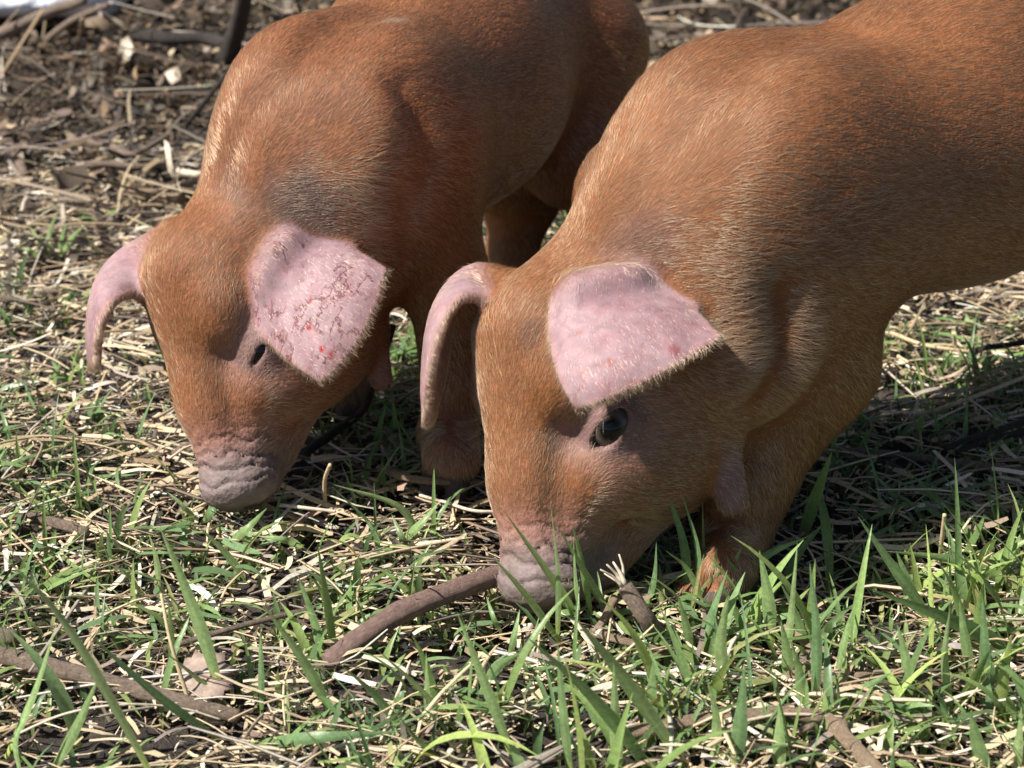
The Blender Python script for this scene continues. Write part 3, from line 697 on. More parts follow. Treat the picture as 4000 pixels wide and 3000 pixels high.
def build_piglet(sp, name, label, cat, voxel, nhair, tint):
    sdf, Bp = build_piglet_sdf(sp)
    lo = np.min([c - R for (_, (f, c, R), k) in sdf.ops], 0) - 0.012
    hi = np.max([c + R for (_, (f, c, R), k) in sdf.ops], 0) + 0.012
    V, F = surface_net(sdf, lo, hi, voxel)
    for _ in range(2):
        g = sdf.grad(V); n2 = np.maximum((g * g).sum(1), 0.2)
        V = V - np.clip(sdf(V) / n2, -voxel, voxel)[:, None] * g
    N = nrm(sdf.grad(V)); nv = len(V)
    H = sp['head']; k = sp['k']; L = H.loc(V); U, Fh, S = L.T
    d3 = np.array([*sp['d'], 0.0]); l3 = np.array([*sp['l'], 0.0]); down = np.array([0, 0, -1.0])
    inhead = 1 - sstep(0.14, 0.19, np.linalg.norm(L - np.array([0.075, -0.01, 0]), axis=1) / 0.62)
    # ---- masks
    ear = np.zeros(nv); earT = np.zeros(nv); earS = np.zeros(nv); inner = np.zeros(nv); edir = np.zeros((nv, 3)); fringe = np.zeros(nv); which = np.full(nv, -1)
    for i, (fn, c, R) in enumerate(sp['ears']):
        m = np.linalg.norm(V - c, axis=1) < R + 0.01
        dd, T, Sx, nn = fn(V[m], True)
        X = sp['earX'][i]; n_ = X.shape[0]
        du = np.gradient(X, axis=1); dv = np.gradient(X, axis=0)
        ii = np.round(T * (n_ - 1)).astype(int); jj = np.round(Sx * (n_ - 1)).astype(int)
        tv = nrm(dv[ii, jj]); tu = nrm(du[ii, jj])
        e = (1 - sstep(0.0006, 0.0035, dd)) * sstep(0.01, 0.24, T)
        sgn = sp['earside'][i] * (nn * N[m]).sum(1)
        sel = np.zeros(nv, bool); sel[m] = e > ear[m]
        q = sel[m]
        ear[sel] = e[q]; earT[sel] = T[q]; earS[sel] = Sx[q]; inner[sel] = sstep(0.2, -0.4, sgn[q]); which[sel] = i
        fr = np.maximum(sstep(0.955, 0.995, T), 0.8 * np.maximum(sstep(0.035, 0.005, Sx), sstep(0.965, 0.995, Sx)))
        fringe[sel] = fr[q] * sstep(0.3, 0.8, ear[sel])
        ed = tv * (0.6 + sstep(0.9, 1, T))[:, None] + tu * ((sstep(0.92, 1, Sx) - sstep(0.08, 0, Sx)) * 1.3)[:, None]
        edir[sel] = ed[q]
    snout = sstep(0.040, 0.014, U + 0.004 * (vnoise(V, 260) - 0.5)) * sstep(-0.045, -0.012, Fh) * (inhead > 0.5)
    muz = sstep(0.062, 0.026, U) * sstep(-0.03, 0.012, Fh) * (inhead > 0.5)
    eyeR = np.min([np.linalg.norm((V - e) / H.k, axis=1) for e in sp['eyes']], 0)
    lid = sstep(0.021, 0.0145, eyeR)
    hoof = sstep(0.020, 0.012, V[:, 2]) * (U < 0.0) + sstep(0.020, 0.012, V[:, 2]) * (inhead < 0.5); hoof = np.clip(hoof, 0, 1)
    if 'hoof_off' in sp: hoof *= 0
    wat = np.zeros(nv)
    for (p, q, r0, r1) in sp['wattles']:
        f_, _, _ = rcone(p, q, r0, r1); ww = (1 - sstep(0.0005, 0.003, f_(V)))
        tt = np.clip((V - p) @ (q - p) / ((q - p) @ (q - p)), 0, 1); wat = np.maximum(wat, ww * sstep(0.1, 0.5, tt))
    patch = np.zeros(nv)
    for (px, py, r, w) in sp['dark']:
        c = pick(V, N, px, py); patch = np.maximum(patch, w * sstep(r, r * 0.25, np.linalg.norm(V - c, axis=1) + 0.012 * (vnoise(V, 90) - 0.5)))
    dust = np.zeros(nv)
    for (px, py, r, w) in sp['dust']:
        c = pick(V, N, px, py); dust = np.maximum(dust, w * sstep(r, r * 0.2, np.linalg.norm(V - c, axis=1) + 0.02 * (vnoise(V, 150) - 0.5)))
    # ---- skin colour
    col = np.tile(np.array(sp['hair']) * np.array([0.95, 0.95, 1.0]), (nv, 1)) * (0.80 + 0.4 * vnoise(V, 30))[:, None]
    def lay(m, c):
        nonlocal col
        col = col * (1 - m[:, None]) + m[:, None] * np.asarray(c)
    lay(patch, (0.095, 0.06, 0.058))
    lay(muz * 0.75, (0.36, 0.195, 0.17))
    lay(sstep(0.034, 0.02, eyeR) * 0.6, (0.30, 0.17, 0.155)); lay(lid, (0.21, 0.125, 0.115)); lay(sstep(0.0128, 0.0112, eyeR), (0.10, 0.06, 0.06))
    lay(wat, (0.25, 0.135, 0.13))
    lay(ear, (0.35, 0.243, 0.255)); lay(ear * inner, (0.46, 0.23, 0.19)); lay(fringe * 0.3, (0.42, 0.24, 0.17))
    vein = sstep(0.55, 0.75, vnoise(V * np.array([1, 1, 0.5]), 240))
    lay(ear * (1 - inner) * vein * 0.14, (0.50, 0.20, 0.20))
    lay(snout, (0.225, 0.175, 0.165))
    mudn = sstep(0.45, 0.7, vnoise(V, 130)); lay(snout * mudn * 0.6, (0.15, 0.12, 0.10))
    low = sstep(0.05, 0.02, V[:, 2]) * (inhead < 0.5); lay(low * 0.6, (0.20, 0.13, 0.10)); lay(hoof, (0.07, 0.055, 0.045))
    for (px, py, r, c) in sp['spots']:
        q = pick(V, N, px, py); dd = (V - q) * np.array([1.0, 1.0, 0.45]); lay(sstep(r, r * 0.5, np.linalg.norm(dd, axis=1)), c)
    # ---- snout wrinkles (real relief, groove bottoms also coloured darker)
    wz = sstep(0.004, 0.010, U) * sstep(0.052, 0.020, U) * sstep(-0.02, 0.004, Fh) * (inhead > 0.5)
    ph = U / 0.0075 + 2.6 * vnoise(L, 50) + 1.2 * vnoise(L, 120) + 22 * np.abs(S) * sstep(0, 0.03, np.abs(S))
    ridge = np.abs(np.sin(np.pi * ph)); V = V - (N * (wz * (0.0022 * (1 - sstep(0.0, 0.5, ridge))))[:, None])
    V = V + N * ((snout + 0.3 * muz) * 0.0007 * (vnoise(V, 420) - 0.5))[:, None]
    lay(wz * (1 - sstep(0.0, 0.35, ridge)) * 0.75, (0.10, 0.07, 0.065))
    # folds of skin
    for (pl, dep, wid) in sp['crease']:
        Q = catmull([pick(V, N, *q) for q in pl], 40); dmin = np.full(nv, 9.0)
        for q in Q: dmin = np.minimum(dmin, np.linalg.norm(V - q, axis=1))
        V = V - N * (dep * np.exp(-(dmin / wid) ** 2))[:, None]
    fn_ = np.cross(V[F[:, 2]] - V[F[:, 0]], V[F[:, 3]] - V[F[:, 1]]); N2 = np.zeros_like(V)
    for c_ in range(4):
        for ax in range(3): N2[:, ax] += np.bincount(F[:, c_], fn_[:, ax], nv)
    N2 = nrm(N2); N = N2 * np.sign((N2 * N).sum(1))[:, None]
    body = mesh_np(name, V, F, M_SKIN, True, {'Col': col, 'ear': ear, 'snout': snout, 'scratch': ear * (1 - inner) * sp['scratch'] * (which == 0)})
    tag(body, label, cat)
    # ---- eyes
    for i, e in enumerate(sp['eyes']):
        g = sp['gaze'][i]; r = 0.0118 * H.k; nu, nt = 28, 18
        th = np.linspace(0.02, math.pi - 0.02, nt); ph_ = np.arange(nu) * 2 * math.pi / nu
        x0 = nrm(np.cross(g, [0, 0, 1.0])); y0 = np.cross(g, x0)
        dirs = np.cos(th)[:, None, None] * g + np.sin(th)[:, None, None] * (np.cos(ph_)[None, :, None] * x0 + np.sin(ph_)[None, :, None] * y0)
        rr = r * (1 + 0.05 * sstep(0.8, 1.0, np.cos(th)))
        EV = (e + dirs * rr[:, None, None]).reshape(-1, 3)
        a = np.arange(nt - 1)[:, None] * nu; b = np.arange(nu)[None]; b2 = (b + 1) % nu
        EF = np.stack([a + b, a + nu + b, a + nu + b2, a + b2], 2).reshape(-1, 4)
        mesh_np('eye', EV, EF, M_EYE, True, {'gz': np.repeat((np.cos(th) + 1) / 2, nu)}, parent=body)
    if QUICK: return body
    # ---- coat
    segs = [(Bp(-0.02, 0, 0.2), Bp(0.32, 0, 0.2), d3 + 0.25 * down, 0.085 * k),
            (H(0.13, -0.03), Bp(-0.01, 0, 0.2), (Bp(0.02, 0, 0.16) - H(0.13, -0.03)), 0.06 * k)]
    for ch in sp['legs']:
        pts = [p for p, r in ch]
        segs.append((pts[1], pts[2], down + 0.35 * d3, 0.040 * k)); segs.append((pts[2], pts[-1], down, 0.03 * k)); segs.append((pts[0], pts[1], down * 0.7 + 0.8 * d3, 0.05 * k))
    flow = seg_flow(V, segs)
    cheek = sstep(0.010, 0.026, np.abs(S)) * sstep(0.014, -0.012, Fh)
    hd = H.u * (1 - 0.85 * cheek)[:, None] + (-H.f) * (1.0 * cheek)[:, None] + H.s * (np.sign(S) * 0.45 * (1 - cheek) * sstep(0.004, 0.03, np.abs(S)))[:, None] + 0.25 * cheek[:, None] * down
    hw = np.exp(-(np.linalg.norm(L - np.array([0.07, -0.012, 0]), axis=1) / 0.075) ** 4)
    flow = flow * (1 - hw)[:, None] + hd * (hw * 1.2)[:, None]
    flow = flow * (1 - ear)[:, None] + edir * ear[:, None]
    for ax in range(3):
        flow[:, ax] += 0.34 * np.linalg.norm(flow, axis=1) * (vnoise(V + 7.3 * ax, 55) - 0.5) + 0.22 * np.linalg.norm(flow, axis=1) * (vnoise(V + 3.1 * ax, 160) - 0.5)
    vd = nrm(V - np.array([0, 0, CAM_H])); facing = -(vd * N).sum(1)
    dens = np.where(facing > -0.25, 1.0, 0.3)
    dens *= (1 - 0.97 * snout) * (1 - 0.72 * muz) * (1 - 0.75 * lid) * (1 - 0.45 * patch) * (1 - hoof) * (1 - 0.8 * wat)
    dens *= 1 - ear * (1 - fringe) * 0.86; dens *= 1 + 0.35 * fringe
    dens *= 1 + 0.5 * (inhead > 0.5)
    length = np.full(nv, 0.0066) * k
    length = length * (1 - inhead) + inhead * 0.0054 * k
    length = length * (1 - 0.45 * muz) * (1 - 0.35 * lid) * (1 - 0.25 * low)
    length = length * (1 - ear) + ear * (0.0036 + 0.0004 * fringe)
    for (px, py, r, mult) in sp['tuft']:
        c = pick(V, N, px, py); length *= 1 + (mult - 1) * sstep(r, r * 0.3, np.linalg.norm(V - c, axis=1))
    lift = 0.08 - 0.04 * ear + 0.16 * muz + 0.10 * fringe
    hc = np.tile(np.array(sp['hair']), (nv, 1))
    blot = vnoise(V, 22)[:, None]; hc = hc * (0.82 + 0.36 * blot)
    def hl(m, c):
        nonlocal hc
        hc = hc * (1 - m[:, None]) + m[:, None] * np.asarray(c)
    hl(inhead * 0.6, np.array(sp['hair']) * np.array([1.12, 1.02, 0.78]))
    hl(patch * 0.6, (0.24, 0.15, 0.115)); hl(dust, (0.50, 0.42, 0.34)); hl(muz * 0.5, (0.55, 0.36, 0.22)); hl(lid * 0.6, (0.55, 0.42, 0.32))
    hl(ear, (0.50, 0.37, 0.34)); hl(fringe, (0.44, 0.30, 0.18)); hl(wat, (0.66, 0.46, 0.34))
    # sample roots
    q = F; tri = np.concatenate([q[:, [0, 1, 2]], q[:, [0, 2, 3]]])
    p0, p1, p2 = V[tri[:, 0]], V[tri[:, 1]], V[tri[:, 2]]
    w = np.linalg.norm(np.cross(p1 - p0, p2 - p0), axis=1) * dens[tri].mean(1)
    ti = rng.choice(len(tri), nhair, p=w / w.sum())
    r1 = np.sqrt(rng.random(nhair)); r2 = rng.random(nhair)
    bc = np.stack([1 - r1, r1 * (1 - r2), r1 * r2], 1)
    ip = lambda A: (A[tri[ti]] * (bc[..., None] if A.ndim == 2 else bc)).sum(1)
    R0 = ip(V); n = nrm(ip(N)); T = ip(flow); T = nrm(T - (T * n).sum(1, keepdims=True) * n)
    B = np.cross(n, T); ang = rng.normal(0, 0.16, nhair); T = T * np.cos(ang)[:, None] + B * np.sin(ang)[:, None]
    ln = ip(length) * np.clip(rng.normal(1, 0.25, nhair), 0.45, 1.8); lf = ip(lift) * np.clip(rng.normal(1, 0.35, nhair), 0.2, 2.2)
    stray = rng.random(nhair) < 0.02; lf[stray] *= 2.0; ln[stray] *= 1.35
    curl = rng.normal(0, 0.10, nhair)
    kk = 4; P = np.empty((nhair, kk, 3))
    for j in range(kk):
        t = j / (kk - 1)
        P[:, j] = R0 + ln[:, None] * (T * (t * (1 - 0.04 * t)) + n * (lf * (1.25 * t - 0.75 * t * t))[:, None] + B * (curl * t * t)[:, None]) - n * (0.0003 if j == 0 else 0)
    # keep strands out of the skin
    hcol = ip(hc) * np.clip(rng.normal(1, 0.22, nhair), 0.45, 1.7)[:, None]
    pale = rng.random(nhair) < 0.18; hcol[pale] = hcol[pale] * 0.4 + np.array([0.66, 0.42, 0.21]) * 0.6  # thicker pale guard hairs, lightened to paint highlight glints into the coat
    dk = rng.random(nhair) < 0.10; hcol[dk] *= 0.5
    hcol = np.clip(hcol, 0.01, 0.93)
    wd = 0.000046 * np.clip(rng.normal(1, 0.2, nhair), 0.5, 1.6)
    wd[pale] *= 1.5
    Rr = wd[:, None] * np.array([1.0, 0.95, 0.72, 0.18])[None]
    hair_object('coat', P, Rr, hcol, body, nrm(n + 0.22 * T + rng.normal(0, 0.10, (nhair, 3))))
    # ---- lashes
    pts, rad, cl = [], [], []
    for i, e in enumerate(sp['eyes']):
        g = sp['gaze'][i]; ax = sp['slit'][i]; ax = nrm(ax - (ax @ g) * g); up = np.cross(g, ax)
        if (up @ H.u) < 0: up = -up
        for _ in range(16 if i == 0 else 40):
            x = rng.uniform(-0.9, 0.9); b = e + H.k * (ax * 0.0095 * x + up * 0.0060 * math.sqrt(1 - x * x * 0.8) + g * 0.0108)
            ll = rng.uniform(0.006, 0.012) * (1.7 if i == 1 else 1.0) * H.k
            dr = nrm(g * 0.8 + up * (0.1 + 0.25 * rng.random()) + ax * 0.5 * x + rng.normal(0, 0.18, 3))
            pts.append([b, b + dr * ll * 0.35, b + dr * ll * 0.7 + down * ll * 0.08, b + dr * ll + down * ll * 0.22]); rad.append([0.00005, 0.00005, 0.00004, 0.00001]); cl.append([0.62, 0.48, 0.36])
    hair_object('eyelashes', np.array(pts), np.array(rad), np.array(cl), body, np.tile([-0.3, -0.6, 0.7], (len(pts), 1)))
    return body

# the two piglets
VOX = 0.0025 if QUICK else 0.0017
front_pig = build_piglet(spec_front(), 'piglet', 'nearer ginger-brown piglet with open dark eye, snout touching the bent brown stick', 'piglet', VOX, 240000, 1)
rear_pig = build_piglet(spec_rear(), 'piglet', 'farther ginger-brown piglet at left, its pink ear scratched and bleeding, snout on the ground', 'piglet', VOX, 200000, 1)

# ------------------------------------------------------------------ sticks, stalks, leaves
def bark_material(name, c0, c1, c2, scale=120):
    t = NT(name); o = t.add('ShaderNodeTexCoord').outputs['UV']; ob = t.obj()
    mp = t.add('ShaderNodeMapping'); mp.inputs['Scale'].default_value = (14, 60, 1); t.link(o, mp.inputs[0])
    g = t.attr('grain')
    n = t.noise(1.0, 6, 0.65, mp.outputs[0]); n2 = t.noise(scale * 2.4, 8, 0.7, ob)
    a = t.ramp(n2.outputs[0], [(0.28, c0), (0.5, c1), (0.75, c2)])
    b = t.ramp(n.outputs[0], [(0.32, (0.62, 0.60, 0.58)), (0.66, (1.38, 1.34, 1.30))])
    t.link(t.mix(1.0, a, b, 'MULTIPLY'), t.b.inputs['Base Color']); t.b.inputs['Roughness'].default_value = 0.75
    h = t.add('ShaderNodeMath', operation='ADD'); t.link(n.outputs[0], h.inputs[0]); t.link(n2.outputs[0], h.inputs[1])
    t.bump(h.outputs[0], 1.0, 0.0022)
    return t.m
M_BARK_RED = bark_material('smooth_reddish_bark', (0.17, 0.105, 0.088), (0.29, 0.19, 0.16), (0.38, 0.27, 0.235))
M_BARK_GREY = bark_material('weathered_grey_bark', (0.16, 0.115, 0.085), (0.30, 0.225, 0.17), (0.44, 0.36, 0.29), 170)
M_BARK_DARK = bark_material('dark_bark', (0.022, 0.017, 0.015), (0.05, 0.038, 0.032), (0.10, 0.08, 0.068), 170)
M_BARK_TAN = bark_material('pale_tan_bark', (0.25, 0.175, 0.115), (0.42, 0.31, 0.21), (0.56, 0.45, 0.33), 200)
def solid(name, col, rough=0.6):
    t = NT(name); n = t.noise(260, 5, 0.6, t.obj())
    t.link(t.ramp(n.outputs[0], [(0.3, tuple(0.7 * c for c in col)), (0.7, tuple(min(1, 1.15 * c) for c in col))]), t.b.inputs['Base Color'])
    t.b.inputs['Roughness'].default_value = rough; t.bump(n.outputs[0], 0.5, 0.0008); return t.m
M_PALEWOOD = solid('bare_pale_wood', (0.66, 0.56, 0.43), 0.7)
M_STALK = solid('dry_stalk', (0.58, 0.45, 0.27), 0.55)
M_LEAFDRY = solid('dry_leaf', (0.36, 0.27, 0.215), 0.8)
def tube(name, pts, r0, r1, mat, sides=12, n=None, rough=0.10, knots=(), parent=None):
    pts = np.asarray(pts, float); Ls = np.linalg.norm(np.diff(pts, axis=0), axis=1).sum()
    n = n or int(np.clip(Ls / (max(r0, r1) * 0.7), 6, 64)); C = catmull(pts, n)
    T = nrm(np.gradient(C, axis=0)); ref = np.array([0.03, -0.25, 1.0]); B = nrm(np.cross(T, ref)); N = np.cross(B, T)
    t = np.linspace(0, 1, n); r = r0 + (r1 - r0) * t
    for (kt, kw, ks) in knots: r = r * (1 + ks * np.exp(-((t - kt) / kw) ** 2))
    a = np.arange(sides) * 2 * math.pi / sides
    seed = rng.random(3) * 9
    ring = B[:, None] * np.cos(a)[None, :, None] + N[:, None] * np.sin(a)[None, :, None]
    Q = (C[:, None] + ring * r[:, None, None]).reshape(-1, 3)
    nz = (vnoise(Q + seed, 110) - 0.5) * 1.4 + (vnoise(Q + seed, 300) - 0.5)
    V = (C[:, None] + ring * (r[:, None] * (1 + rough * nz.reshape(n, sides)))[..., None]).reshape(-1, 3)
    i = np.arange(n - 1)[:, None] * sides; j = np.arange(sides)[None]; j2 = (j + 1) % sides
    F = np.stack([i + j, i + j2, i + sides + j2, i + sides + j], 2).reshape(-1, 4)
    V = np.concatenate([V, C[:1] - T[:1] * r0 * 0.3, C[-1:] + T[-1:] * r1 * 0.4]); k = len(V) - 2
    caps = []
    for q in range(sides):
        caps.append([k, (q + 1) % sides, q, k]); e = (n - 1) * sides; caps.append([k + 1, e + q, e + (q + 1) % sides, k + 1])
    me = bpy.data.meshes.new(name)
    me.from_pydata(V.tolist(), [], F.tolist() + [c[:3] for c in caps]); me.materials.append(mat)
    uv = me.uv_layers.new(name='UVMap'); li = np.empty(len(me.loops), np.int32); me.loops.foreach_get('vertex_index', li)
    vv = np.minimum(li // sides, n - 1) / (n - 1) * Ls * 10; uu = (li % sides) / sides
    uv.data.foreach_set('uv', np.stack([vv, np.abs(uu - 0.5) * 2], 1).astype(np.float32).ravel())
    me.polygons.foreach_set('use_smooth', np.ones(len(me.polygons), bool))
    o = bpy.data.objects.new(name, me); COL.objects.link(o)
    if parent is not None: o.parent = parent
    return o
def gpts(lst):
    """picture places on the ground -> world, with a height each"""
    out = []
    for p in lst:
        z = p[2] if len(p) > 2 else 0.008
        out.append(atz(p[0], p[1], z))
    return out
def empty(name, loc):
    o = bpy.data.objects.new(name, None); o.location = loc; o.empty_display_size = 0.01; COL.objects.link(o); return o

def stick(name, label, cat, lst, d0, d1, mat, **kw):
    o = tube(name, gpts(lst), d0 / 2, d1 / 2, mat, **kw); tag(o, label, cat); return o
def build_sticks():
    s = stick('stick', 'thick smooth reddish-brown bent stick in front of the nearer piglet\'s snout', 'stick',
          [(1285, 2595, .004), (1400, 2500, .010), (1560, 2395, .015), (1720, 2325, .017), (1860, 2275, .016), (1985, 2235, .012)], .0112, .0112, M_BARK_RED, rough=0.06, n=48, knots=((0.40, 0.03, 0.10), (0.72, 0.03, 0.08)))
    stick('stick', 'weathered grey-brown stick lying at the lower left edge', 'stick', [(-60, 2545), (120, 2585), (330, 2640), (560, 2700), (760, 2755), (930, 2800, .004)], .0094, .0070, M_BARK_GREY, rough=0.16, n=54, knots=((0.22, 0.03, 0.2), (0.6, 0.02, 0.15)))
    stick('stick', 'pale brown stick at the left edge level with the farther piglet\'s snout', 'stick', [(-80, 1975), (60, 2010), (190, 2035), (340, 2080)], .0070, .0060, M_BARK_GREY, rough=0.12)
    stick('stick', 'short broken stub poking in at the left edge above the weathered stick', 'stick', [(-60, 2470), (0, 2480), (62, 2492)], .0085, .0080, M_BARK_GREY, rough=0.12)
    stick('twig', 'thin straight brown twig leading up to the lower end of the bent stick', 'twig', [(640, 2535, .010), (820, 2480, .012), (1000, 2430, .012), (1230, 2375, .010)], .0034, .0028, M_BARK_GREY)
    # splintered stick
    e = empty('splintered_stick', atz(2560, 2490, 0.0)); tag(e, 'broken grey stick standing up with a splintered pale end beside the nearer snout', 'stick')
    inv = np.array(e.location)
    def loc(P): return [np.asarray(p) - inv for p in P]
    a = atz(2580, 2500, 0.002); b = atz(2520, 2410, 0.022); c = at(2440, 2290, b[1] + 0.006)
    tube('shaft', loc([a, b, c]), .0047, .0041, M_BARK_GREY, rough=0.15, n=24, parent=e)
    for (px, py, dy, w) in ((2345, 2225, -0.004, .0010), (2370, 2205, 0.0, .0012), (2395, 2195, 0.003, .0015), (2418, 2165, 0.006, .0011), (2360, 2240, 0.004, .0009)):
        tube('splinter', loc([c + (rng.random(3) - 0.5) * 0.004, (c + at(px, py, c[1] + dy)) / 2 + (rng.random(3) - .5) * .002, at(px, py, c[1] + dy)]), w, w * 0.35, M_PALEWOOD, sides=5, n=6, parent=e)
    stick('twig', 'short tan twig leaning against the splintered stick', 'twig', [(2310, 2500, .004), (2360, 2420, .012), (2405, 2330, .024)], .0046, .0040, M_BARK_TAN, rough=0.14)
    stick('twig', 'brown twig lying under the splintered stick', 'twig', [(2310, 2470, .006), (2420, 2500, .010), (2530, 2525, .010), (2620, 2545, .006)], .0044, .0036, M_BARK_TAN, rough=0.14)
    # knobbly twig at the bottom right
    e = empty('knobbly_twig', atz(3200, 2820, 0.0)); tag(e, 'pale knobbly twig with a bent joint among the grass at the bottom right', 'twig'); inv = np.array(e.location)
    tube('shaft', loc(gpts([(2440, 2870, .010), (2600, 2835, .012), (2800, 2805, .014), (3000, 2788, .015), (3150, 2795, .015), (3235, 2812, .014), (3310, 2890, .013), (3400, 2985, .012), (3470, 3060, .010)])), .0032, .0036, M_BARK_TAN, n=60, rough=0.14, knots=((0.69, 0.018, 0.75), (0.30, 0.02, 0.25)), parent=e)
    tube('side_shoot', loc(gpts([(3215, 2800, .014), (3170, 2830, .018), (3125, 2855, .016)])), .0026, .0016, M_BARK_TAN, parent=e)
    stick('stick', 'half-buried brown stick behind the tall grass at lower right', 'stick', [(3080, 2640, .004), (3300, 2652, .008), (3500, 2655, .008), (3760, 2660, .006)], .0074, .0066, M_BARK_TAN, rough=0.16)
    # twigs on the right
    stick('twig', 'long thin pale twig at right running to the picture edge', 'twig', [(3100, 1790, .010), (3250, 1762, .012), (3420, 1768, .012), (3620, 1790, .012), (3820, 1818, .010), (4080, 1845, .008)], .0038, .0046, M_BARK_GREY, n=50)
    e = empty('forked_twig', atz(3720, 1760, 0.0)); tag(e, 'dark forked twig resting across the long twig at the right edge', 'twig'); inv = np.array(e.location)
    tube('shaft', loc(gpts([(3690, 1752, .014), (3820, 1705, .018), (4060, 1630, .024)])), .0018, .0022, M_BARK_DARK, parent=e)
    tube('branch', loc(gpts([(3735, 1770, .012), (3850, 1722, .016), (4060, 1672, .018)])), .0016, .0020, M_BARK_DARK, parent=e)
    stick('twig', 'small dark twig at the right edge below the nearer piglet\'s belly', 'twig', [(3790, 1385, .012), (3850, 1358, .018), (3920, 1350, .018), (4080, 1325, .020)], .0036, .0040, M_BARK_DARK)
    stick('twig', 'black curved twig under the farther piglet\'s jaw', 'twig', [(1190, 1770, .006), (1300, 1690, .010), (1400, 1620, .016), (1440, 1550, .030), (1520, 1320, .062), (1535, 1270, .07)], .0062, .0040, M_BARK_DARK)
    stick('straw_stalk', 'upright bent dry straw stub in front of the farther piglet', 'straw', [(1272, 1975, 0), (1268, 1930, .010), (1270, 1870, .022), (1290, 1815, .034)], .0026, .0022, M_STALK, rough=0.04)
    stick('straw_stalk', 'upright dry straw stub in the shadow at right', 'straw', [(3672, 2195, .0), (3678, 2120, .016), (3690, 2010, .036)], .0024, .0022, M_STALK, rough=0.04)
    stick('straw_stalk', 'white dry straw lying between the two snouts', 'straw', [(1640, 1935, .010), (1740, 1962, .012), (1850, 1995, .013), (1975, 2000, .010)], .0018, .0020, M_PALEWOOD, rough=0.04)
    stick('straw_stalk', 'long pale straw lying below the farther piglet\'s snout', 'straw', [(1090, 1972, .010), (1200, 1985, .010), (1310, 1998, .008)], .0022, .0018, M_PALEWOOD, rough=0.05)
    stick('straw_stalk', 'flattened dry stalk below the nearer piglet\'s far ear', 'straw', [(1480, 1830, .010), (1600, 1868, .014), (1760, 1885, .014), (1900, 1890, .010)], .0050, .0034, M_BARK_TAN, rough=0.2)
    stick('straw_stalk', 'two-toned bent stalk standing in the lower left grass', 'straw', [(755, 2790, 0), (700, 2620, .020), (660, 2480, .036), (630, 2320, .052)], .0022, .0015, M_STALK, rough=0.05)
    stick('straw_stalk', 'thin arching white straw over the bottom left soil', 'straw', [(20, 2890, .008), (250, 2790, .020), (480, 2752, .022), (700, 2765, .014), (860, 2810, .006)], .0012, .0009, M_PALEWOOD, rough=0.02)
    stick('straw_stalk', 'straight diagonal straw at right above the long twig', 'straw', [(3540, 1640, .010), (3780, 1560, .014), (4060, 1450, .018)], .0028, .0024, M_STALK, rough=0.04)
    stick('straw_stalk', 'pale straw slanting down at right below the nearer belly', 'straw', [(3480, 1300, .010), (3620, 1350, .013), (3820, 1378, .010)], .0028, .0024, M_STALK, rough=0.04)
    # mulch branches behind, upper left
    far = [('dark bare branch standing beside the farther piglet\'s back at the top', [(880, 250, .02), (915, 150, .05), (940, 60, .08), (965, -60, .12)], .020, .014, M_BARK_DARK),
           ('dark branch lying crosswise in the mulch at upper left', [(520, 130, .03), (650, 150, .03), (800, 150, .03), (900, 175, .03)], .014, .012, M_BARK_DARK),
           ('dark branch slanting down towards the farther piglet\'s back', [(880, 165, .04), (960, 215, .03), (1060, 275, .02)], .013, .010, M_BARK_DARK),
           ('brown stick under the white plastic at the top left', [(-60, 160, .03), (90, 95, .04), (240, 30, .05), (330, 0, .06)], .013, .010, M_BARK_GREY),
           ('thin brown stick leaning in the mulch below the top left corner', [(170, 165, .02), (290, 75, .05), (420, 20, .07)], .008, .006, M_BARK_GREY),
           ('thick pale twig standing out at the left edge of the mulch', [(-40, 430, .01), (30, 560, .015), (60, 600, .015), (95, 690, .01)], .012, .009, M_BARK_GREY),
           ('thin dark twig leaning against the farther piglet\'s neck', [(715, 505, .01), (790, 410, .04), (870, 310, .07), (930, 240, .09)], .005, .004, M_BARK_DARK),
           ('slender grey twig lying in the straw left of the farther piglet', [(270, 545, .015), (420, 565, .02), (520, 600, .02), (640, 540, .02)], .006, .005, M_BARK_GREY),
           ('long brown twig lying above the grass patch at left', [(260, 670, .012), (400, 640, .016), (560, 650, .016), (700, 620, .012)], .006, .004, M_BARK_GREY),
           ('white broken stalk lying beside the farther piglet\'s neck', [(700, 670, .012), (760, 680, .014), (812, 685, .012)], .0062, .0055, M_PALEWOOD),
           ('thick pale stalk lying below the white broken stalk', [(500, 745, .012), (620, 745, .015), (760, 715, .014)], .0050, .0040, M_BARK_TAN),
           ('short vertical brown stick standing in the mulch at the top left', [(318, 160, .0), (320, 120, .03), (322, 75, .06)], .007, .005, M_BARK_TAN)]
    for (lb, pts, d0, d1, mt) in far: stick('branch' if d0 > .011 else 'twig', lb, 'branch' if d0 > .011 else 'twig', pts, d0, d1, mt, rough=0.12)

